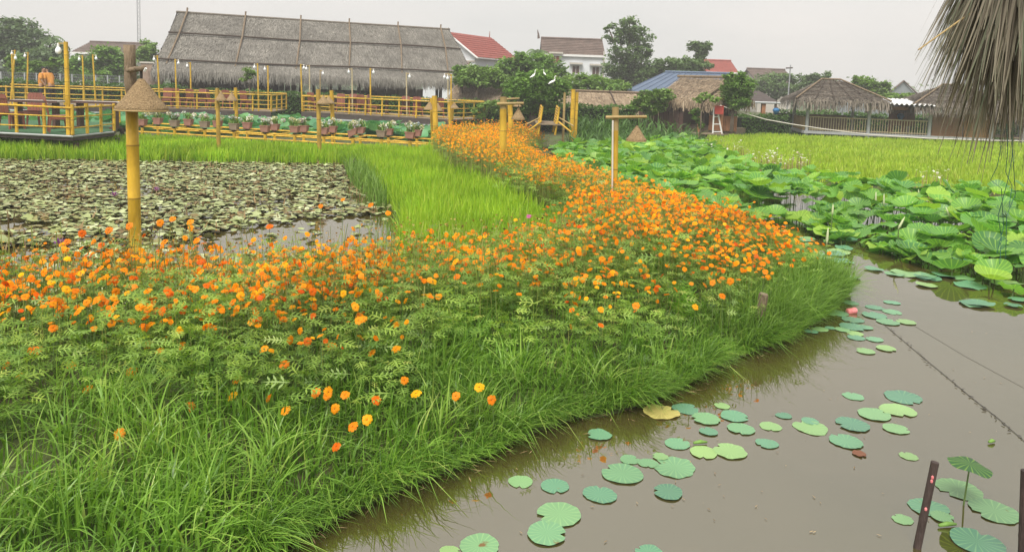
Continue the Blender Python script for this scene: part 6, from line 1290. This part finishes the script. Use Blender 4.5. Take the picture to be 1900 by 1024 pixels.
# front stragglers in the grass, as in the photo
SG = [(222, 806, .34), (432, 735, .36), (530, 762, .36), (352, 755, .33), (586, 729, .4), (609, 727, .4), (607, 734, .38), (640, 733, .38), (622, 758, .33), (681, 779, .33), (655, 792, .3), (624, 829, .25), (750, 706, .42), (889, 719, .36), (846, 735, .33), (772, 731, .35), (698, 743, .36), (912, 742, .3), (244, 690, .42), (133, 678, .45), (336, 642, .48), (37, 697, .42), (12, 678, .45), (615, 643, .5), (1115, 604, .48), (163, 722, .4), (440, 705, .42), (527, 677, .45), (305, 632, .5), (275, 640, .5), (296, 652, .48), (690, 655, .45), (735, 648, .48), (500, 739, .36), (60, 650, .5), (70, 650, .5), (1115, 575, .55), (1180, 568, .55), (1290, 570, .5), (1340, 550, .55), (1355, 522, .6), (1322, 525, .6), (1270, 500, .62), (1390, 500, .6), (1415, 490, .6), (1420, 505, .6),
      (152, 434, .95), (202, 428, .95), (240, 420, .9), (353, 413, .95), (354, 424, .92), (320, 407, .95), (297, 414, .92), (343, 442, .88), (365, 447, .88), (305, 450, .85), (205, 470, .85), (188, 455, .85), (500, 421, .9), (688, 381, .9), (636, 371, .85), (595, 383, .85), (720, 396, .9)]
sg = np.array([tuple(G(x, y, z)) for x, y, z in SG]); sr = sg.copy(); sr[:, 2] = gheight(sg[:, :2]); sr[:, :2] += rng.normal(0, .03, (len(sg), 2))
fz = np.concatenate([sg, fz]); root = np.concatenate([sr, root]); n = len(fz); size = rng.uniform(.019, .031, n)*np.where(rng.random(n) < .3, .7, 1)*np.where(fz[:, 1] > 9, .98, 1); size[:len(sg)] = rng.uniform(.026, .034, len(sg))
# apparent size decides which ones are individuals
px = np.array([(CX+F*(Vector(p)-Vector((0, 0, H))).dot(rt)/max(.1, (Vector(p)-Vector((0, 0, H))).dot(fw))) for p in fz]); py = np.array([(CY-F*(Vector(p)-Vector((0, 0, H))).dot(up)/max(.1, (Vector(p)-Vector((0, 0, H))).dot(fw))) for p in fz])
seen = (px > 0) & (px < 1900) & (py > 0) & (py < 1024); app = np.where(seen, size/np.maximum(fz[:, 1], .5), 0)+np.where(np.arange(n) < len(sg), 1, 0)
indiv = np.argsort(-app)[:300]; other = np.setdiff1d(np.arange(n), indiv)
PV, PF = petals(8, 2, 2); QV, QF = petals(5, 1, 1)
pm = [mesh_of('bloom', PV, PF, PV*0, v_, 'petal') for v_ in (.1, .3, .45, .6, .75, .97)]
eb = MB(); eb.lathe((0, 0, .1), [(.17, -.05), (.15, .1), (.08, .16), (.001, .17)], 7); eo = eb.build('flower_centre', 'flowereye', smooth=True); eye_me = eo.data; bpy.data.objects.remove(eo)
sb = MB(); sb.path([(0, 0, -1), (.02, .01, -.55), (.0, 0, 0)], [.0035, .003, .0022], 4); so_ = sb.build('stem', 'stalk'); stem_me = so_.data; bpy.data.objects.remove(so_)
for i in indiv:
    vi = int(rng.choice([0, 1, 1, 2, 2, 3, 3, 4, 5])); x, y = px[i], py[i]
    if i == 0: lb, gp = 'lone orange cosmos bloom lowest in the grass at lower left', None; vi = 2
    elif i == 1: lb, gp = 'lone yellow cosmos bloom above the grass at lower left', None; vi = 5
    elif i == 23: lb, gp = 'orange cosmos bloom alone in the green foliage left of centre', None
    elif i == 24: lb, gp = 'orange cosmos bloom alone low on the bank right of centre', None
    else:
        cn = ['deep red orange', 'red orange', 'orange', 'orange', 'yellow orange', 'yellow'][vi]
        col_ = ['at the left picture edge', 'below the big bamboo post', 'right of the big bamboo post', 'below the open pond water', 'below the rice strip', 'towards the bank tip'][sum(x > v_ for v_ in (150, 320, 500, 740, 1050))]
        row_ = 'low in the grass' if y > 640 else ('in the front rows' if y > 560 else ('in the middle rows' if y > 490 else 'in the back rows'))
        wh = row_+' '+col_
        lb = cn+' cosmos bloom '+wh; gp = lb.replace('bloom', 'blooms')
    t = thing('cosmos_flower', lb, 'flower', tuple(fz[i]), gp)
    o = link('bloom', pm[vi], t); s_ = size[i]; o.scale = (s_,)*3; o.rotation_euler = (random.gauss(.75, .2), random.gauss(0, .2), random.gauss(0, .5)) if i < len(sg) else (random.gauss(.7, .42), random.gauss(0, .4), random.gauss(0, 1.1))
    e = link('flower_centre', eye_me, t); e.scale = (s_,)*3; e.rotation_euler = o.rotation_euler
    s2 = link('stem', stem_me, t); s2.scale = (1, 1, max(.1, fz[i, 2]-root[i, 2])); s2.rotation_euler = (0, 0, random.uniform(0, 6.28))
nb = NB(); m_ = len(other); tilt = rotz(rng.normal(0, 1.1, m_))@rotx(rng.normal(.7, .45, m_))@rotz(rng.uniform(0, 6.28, m_)); nr = fz[other, 1] < 9.5
vr = np.clip(rng.normal(.5, .24, m_), 0, 1)
PV1, PF1 = petals(7, 1, 2)
nb.inst(PV1, PF1, fz[other][nr], tilt[nr], size[other][nr], vr[nr]); nb.inst(QV, QF, fz[other][~nr], tilt[~nr], size[other][~nr], vr[~nr])
tag(nb.build('cosmos_blooms', 'petal'), 'mass of small orange cosmos blooms covering the flower bank', 'flowers', kind='stuff')
# thin stems under all of those, seed heads and buds
st.blades(root[other], np.maximum(.1, fz[other, 2]-root[other, 2]), rng.uniform(0, 6.28, m_), rng.uniform(0, .12, m_), np.where(nr, .005, .009), rng.random(m_), 2, .1, .5)
qq = scatter(land, 130); d_ = dW(qq); qq = qq[(rng.random(len(qq)) < np.clip((d_-.7)/1., 0, 1)) & (qq[:, 1] < 14) & (qq[:, 1] > 5.2)]; k = len(qq); r_ = on(qq); st.blades(r_, rng.uniform(.4, .75, k), rng.uniform(0, 6.28, k), rng.uniform(.02, .3, k), rng.uniform(.004, .007, k), rng.random(k), 3, .2, .9)
hd = NB(); tipz_ = r_.copy(); tipz_[:, 2] += rng.uniform(.38, .66, k); tipz_[:, :2] += rng.normal(0, .05, (k, 2)); hd.inst(np.array([(-.5, 0, 0), (0, -.5, .2), (.5, 0, 0), (0, .5, .4)]), LF4, tipz_, rrot(k, 1.), rng.uniform(.014, .032, k), rng.random(k)); hd.inst(np.array([(-.5, 0, 0), (0, -.5, .2), (.5, 0, 0), (0, .5, .4)]), LF4, tipz_+rng.normal(0, .04, (k, 3)), rrot(k, 1.), rng.uniform(.012, .03, k), rng.random(k))
tag(hd.build('cosmos_seed_heads', 'seedhead'), 'dry seed heads and buds between the cosmos blooms', 'seed heads', kind='stuff')
tag(st.build('cosmos_stems', 'stem'), 'thin stems and seed heads of the cosmos', 'stems', kind='stuff')
for (x, y, z, lb) in ((981, 402, .7, 'single pink bloom among the orange flowers, centre'), (1098, 362, .8, 'small pink bloom among the orange flowers right of centre')):
    c = G(x, y, z); t = thing('cosmos_flower', lb, 'flower', tuple(c)); o = link('bloom', mesh_of('bloom', PV, PF, PV*0, .5, 'petal_pink'), t); o.scale = (.035,)*3; o.rotation_euler = (.5, 0, 0); s2 = link('stem', stem_me, t); s2.scale = (1, 1, .5)
# fern on the bank
c0 = G(1265, 590, .25); t = thing('fern', 'bright yellow green fern clump on the bank right of centre', 'fern', (c0.x, c0.y, gz(c0.x, c0.y)))
for k in range(12):
    nb = NB(); a = random.uniform(0, 6.28); ln = random.uniform(.28, .45); bs = Vector((c0.x+random.uniform(-.12, .12), c0.y+random.uniform(-.1, .1), gz(c0.x, c0.y))); pts = [bs+Vector((math.cos(a)*ln*.55*s_**1.5, math.sin(a)*ln*.55*s_**1.5, ln*(s_-.25*s_*s_)*1.15)) for s_ in np.linspace(0, 1, 12)]
    for i in range(2, 11):
        d = (pts[i+1]-pts[i]).normalized(); sd_ = d.cross(Vector((.3, .2, 1))).normalized()
        for sg_ in (-1, 1):
            l_ = .1*math.sin(PI*(i-1)/11)+.015; e = pts[i]+sd_*sg_*l_+d*l_*.5; nb.add([pts[i], pts[i]+d*.012+sd_*sg_*l_*.5, e, pts[i]-d*.008+sd_*sg_*l_*.5], [(0, 1, 2, 3)], np.full(4, random.random()))
    nb.build('frond', 'fern', t)
nb = NB(); q_ = scatter(np.array([(7.6, 32.8), (9.2, 34), (12.5, 38.2), (14, 38.4), (16, 54), (5, 54), (6, 34)]), 32); n = len(q_); nb.blades(on(q_), rng.uniform(.12, .35, n), rng.uniform(0, 6.28, n), rng.uniform(.2, .8, n), rng.uniform(.04, .07, n), rng.random(n), 2)
q_ = scatter(np.array([(13, 39.6), (34, 39.6), (36, 55), (13, 55)]), 25); n = len(q_); nb.blades(on(q_), rng.uniform(.12, .3, n), rng.uniform(0, 6.28, n), rng.uniform(.2, .8, n), rng.uniform(.05, .09, n), rng.random(n), 2)
tag(nb.build('hut_grass', 'reed'), 'rough grass on the ground around hut and pavilions', 'grass', kind='stuff')
# white blossoms between lotus and rice field
nb = NB(); st2 = NB()
q_ = np.concatenate([np.array([tuple(G(random.gauss(x, sx), random.gauss(y, 4), .45))[:2] for _ in range(k)]) for x, y, sx, k in ((1430, 300, 22, 90), (1480, 300, 14, 60), (1370, 282, 14, 40), (1330, 272, 12, 30), (1730, 330, 25, 25))]); n = len(q_); zz_ = rng.uniform(.4, .7, n)
nb.inst(QV, QF, np.column_stack([q_, zz_]), rrot(n, .5), rng.uniform(.02, .038, n), rng.random(n)); tag(nb.build('white_blossoms', 'whiteflower'), 'small white and dry brown blossoms between lotus bed and rice field', 'flowers', kind='stuff')
st2.blades(np.column_stack([q_, np.zeros(n)]), zz_, rng.uniform(0, 6, n), rng.uniform(0, .1, n), np.full(n, .015), rng.random(n), 2); tag(st2.build('blossom_stems', 'debris'), 'dry stems under the white blossoms', 'stems', kind='stuff')

# ================================================================== foreground: umbrella thatch, posts, cords, litter
hub = P(1912, -170, 3.1); um = thing('thatched_umbrella', 'dry palm thatch umbrella edge hanging into the top right corner', 'umbrella', (hub.x, hub.y, hub.z))
nb = NB(); n = 2200; nc_ = 70; ca = rng.uniform(0, 2*PI, nc_); cs_ = .04+.46*rng.random(nc_); cl_ = rng.uniform(.42, .63, nc_); ci = rng.integers(0, nc_, n)
a = ca[ci]+rng.normal(0, .13, n); r0 = rng.uniform(.0, .055, n); sp = np.clip(cs_[ci]+rng.normal(0, .04, n), .02, .55); ln = cl_[ci]*rng.uniform(.72, 1.05, n)*(1-.8*np.maximum(0, sp-.12)); r0 = r0*1.; p0 = np.array(hub)+np.column_stack([np.cos(a)*r0, np.sin(a)*r0, rng.uniform(-.1, .15, n)]); sp = .04+.5*rng.random(n); ln = rng.uniform(.55, 1.0, n)*(1-.85*np.maximum(0, sp-.12))
segs = 5; t_ = np.linspace(0, 1, segs+1); dr = np.stack([np.cos(a), np.sin(a), np.zeros(n)], 1); tw = rng.normal(0, .6, n); sdv = np.stack([-np.sin(a+tw), np.cos(a+tw), np.zeros(n)], 1); sd2 = np.stack([-np.sin(a), np.cos(a), np.zeros(n)], 1)
c_ = p0[:, None]+dr[:, None]*(sp*ln)[:, None, None]*(t_**.95)[None, :, None]+sd2[:, None]*(rng.normal(0, .07, n)*ln)[:, None, None]*(t_**2)[None, :, None]; c_[..., 2] -= ln[:, None]*(t_**1.25)[None]
wd = rng.uniform(.0025, .0105, n)[:, None]*np.maximum(.12, np.minimum(1, 1.7*(1-t_)))[None]
V_ = np.stack([c_-sdv[:, None]*wd[..., None], c_+sdv[:, None]*wd[..., None]], 2); k = 2*(segs+1); b_ = np.arange(segs)*2; f4 = np.stack([b_, b_+1, b_+3, b_+2], 1)
nb.add(V_.reshape(-1, 3), (f4[None]+(np.arange(n)*k)[:, None, None]).reshape(-1, 4), np.repeat(np.clip(rng.normal(.45, .2, nc_)[ci]+rng.normal(0, .2, n), 0, 1), k)); nb.build('fronds', 'frond', um)['kind'] = 'stuff'
part('cap', 'thatchcore', um, lambda b: b.lathe(hub, [(.2, -.25), (.15, .05), (.02, .18)], 14))
part('stick', 'bamboo_raw', um, lambda b: b.path([P(1704, 93, 3.0), P(1742, 66, 3.03), P(1790, 32, 3.05), P(1880, -20, 3.1)], [.003, .0035, .004, .005], 6))
part('post', 'charred', um, lambda b: b.bamboo(Vector((hub.x+.42, hub.y+.1, -.4)), hub+Vector((.2, .05, .1)), .03))
# hanging cords
t = thing('hanging_cord', 'tangled dark green net cords hanging below the umbrella over lotus', 'cord', tuple(P(1860, 260, 3.0)))
for pts in ([(1868, 230), (1870, 275), (1866, 320), (1878, 345), (1872, 385)], [(1880, 225), (1878, 290), (1870, 335), (1852, 400), (1858, 440), (1855, 490)], [(1858, 270), (1850, 310), (1838, 334), (1858, 350), (1862, 420), (1850, 470)], [(1876, 240), (1880, 300), (1884, 360), (1868, 400), (1866, 480)]):
    part('cord', 'netgreen', t, lambda b: b.path([P(x, y, 3.0+random.uniform(-.05, .05)) for x, y in pts], [.0013]*len(pts), 4))
# dark posts in the corner
a = P(1735, 857, 3.6); e = P(1700, 1024, 3.6); d = (e-a).normalized(); t = thing('dark_post', 'leaning blackened bamboo post in the bottom right corner', 'post', tuple(e))
part('post', 'charred', t, lambda b: b.bamboo(a+d*1.2, a, .019, .019, gap=.28, n=12), smooth=False); part('snail_eggs', 'pinkred', t, lambda b: [b.lathe(a+d*s_+Vector((-.008, -.017, -.01)), [(.001, 0), (.006, .004), (.007, .014), (.001, .02)], 6) for s_ in (.07, .09, .235)])
a = P(1897, 872, 3.5); e = P(1893, 1060, 3.5); t = thing('dark_post', 'dark brown post cut by the right picture edge', 'post', tuple(e)); d = (e-a).normalized()
part('post', 'charred', t, lambda b: b.bamboo(a+d*1.0, a+Vector((.012, 0, 0)), .018, .018, gap=.3, n=12))
# floating net line
pts = [G(1640, 600, .004), G(1690, 645, .004), G(1745, 690, .004), G(1800, 735, .004), G(1850, 775, .004), G(1915, 828, .004)]
t = thing('float_line', 'dark knotted net line floating diagonally across the open water', 'rope', tuple(pts[2]))
part('line', 'rope', t, lambda b: b.path([p+Vector((random.uniform(-.01, .01), 0, 0)) for p in pts], [.0018]*len(pts), 4))
kn = MB()
for i in range(42):
    s_ = i/42*(len(pts)-1); k = int(s_); p = pts[k].lerp(pts[min(k+1, len(pts)-1)], s_-k)+Vector((random.uniform(-.025, .025), random.uniform(-.02, .02), .004)); kn.path([p, p+Vector((random.uniform(-.03, .03), random.uniform(-.03, .03), .002))], [.0035, .002], 4)
kn.build('knots', 'rope', t, kind='stuff')
pts2 = [G(1690, 600, .003), G(1790, 660, .003), G(1920, 730, .003)]; b = MB(); b.path(pts2, [.001]*3, 4); tag(b.build('net_line', 'rope'), 'faint thin net line beyond the knotted line on the water', 'rope')
# red can
c = G(1580, 577, .02); t = thing('drink_can', 'crumpled red can floating beside the lotus pads at bank tip', 'can', tuple(c)); ax = Vector((.9, .25, .1)).normalized()
part('body', 'pinkred', t, lambda b: b.path([c-ax*.055, c-ax*.045, c, c+ax*.045, c+ax*.055], [.026, .033, .031, .033, .026], 12), smooth=True); part('lid', 'greymetal', t, lambda b: b.path([c+ax*.055, c+ax*.058], [.026, .025], 12))
# stump in the grass
c = G(1408, 590, .2); t = thing('tree_stump', 'weathered grey stump standing in the grass of the bank tip', 'stump', (c.x, c.y, .1)); part('trunk', 'logbark', t, lambda b: b.path([(c.x, c.y, .0), (c.x+.01, c.y, .25), (c.x+.025, c.y-.01, .42)], [.05, .045, .042], 10), smooth=False); part('cut_top', 'plank', t, lambda b: b.path([(c.x+.025, c.y-.01, .421), (c.x+.027, c.y-.01, .432)], [.038, .034], 10))
# straw litter along the waterline
nb = NB(); ed = edge[3:-2]; n = 260; k = rng.integers(0, len(ed)-1, n); u_ = rng.random(n); p = ed[k]+(ed[k+1]-ed[k])*u_[:, None]+rng.normal(0, .07, (n, 2)); p3 = np.column_stack([p, np.maximum(gheight(p), 0)+.012]); nb.inst(LEAF*np.array([1, .16, .1]), LF4, p3, rotz(rng.uniform(0, 6.28, n)), rng.uniform(.02, .08, n), rng.random(n))
n = 130; p = np.array([tuple(G(random.uniform(950, 1880), random.uniform(560, 1010), .006)) for _ in range(n)]); nb.inst(LEAF*np.array([1, .3, .05]), LF4, p, rotz(rng.uniform(0, 6.28, n)), rng.uniform(.01, .035, n), rng.random(n))
tag(nb.build('straw_litter', 'debris'), 'dry straw and leaf bits along the waterline', 'litter', kind='stuff')
for (x, y, ln_, lb) in ((1760, 975, .1, 'green floating stem left of the corner leaf'), (1300, 822, .09, 'rolled green leaf floating in the curved row of pads'), (1842, 820, .05, 'short green stem floating at right')):
    c = G(x, y, .012); b = MB(); b.path([c-Vector((ln_/2, 0, 0)), c+Vector((0, .01, .006)), c+Vector((ln_/2, .02, 0))], [.008, .013, .007], 6); tag(b.build('floating_stem', 'lotusroll', smooth=True), lb, 'stem')

# ================================================================== humid air
hz = MB(); hz.hexa([(-350, -40, -1.8), (350, -40, -1.8), (350, 370, -1.8), (-350, 370, -1.8)], [(-350, -40, 26), (350, -40, 26), (350, 370, 26), (-350, 370, 26)])
hm = bpy.data.materials.new('humid haze'); hm.use_nodes = True; hn = hm.node_tree; hn.nodes.clear()
ho = N(hn, 'ShaderNodeOutputMaterial'); hv = N(hn, 'ShaderNodeVolumePrincipled'); hv.inputs['Color'].default_value = (.95, .95, .95, 1); hv.inputs['Density'].default_value = .0019; hv.inputs['Anisotropy'].default_value = .0
hn.links.new(hv.outputs[0], ho.inputs['Volume'])
M['haze'] = hm
tag(hz.build('haze', 'haze'), 'thin pale humid haze over the whole farm', 'haze', kind='stuff')
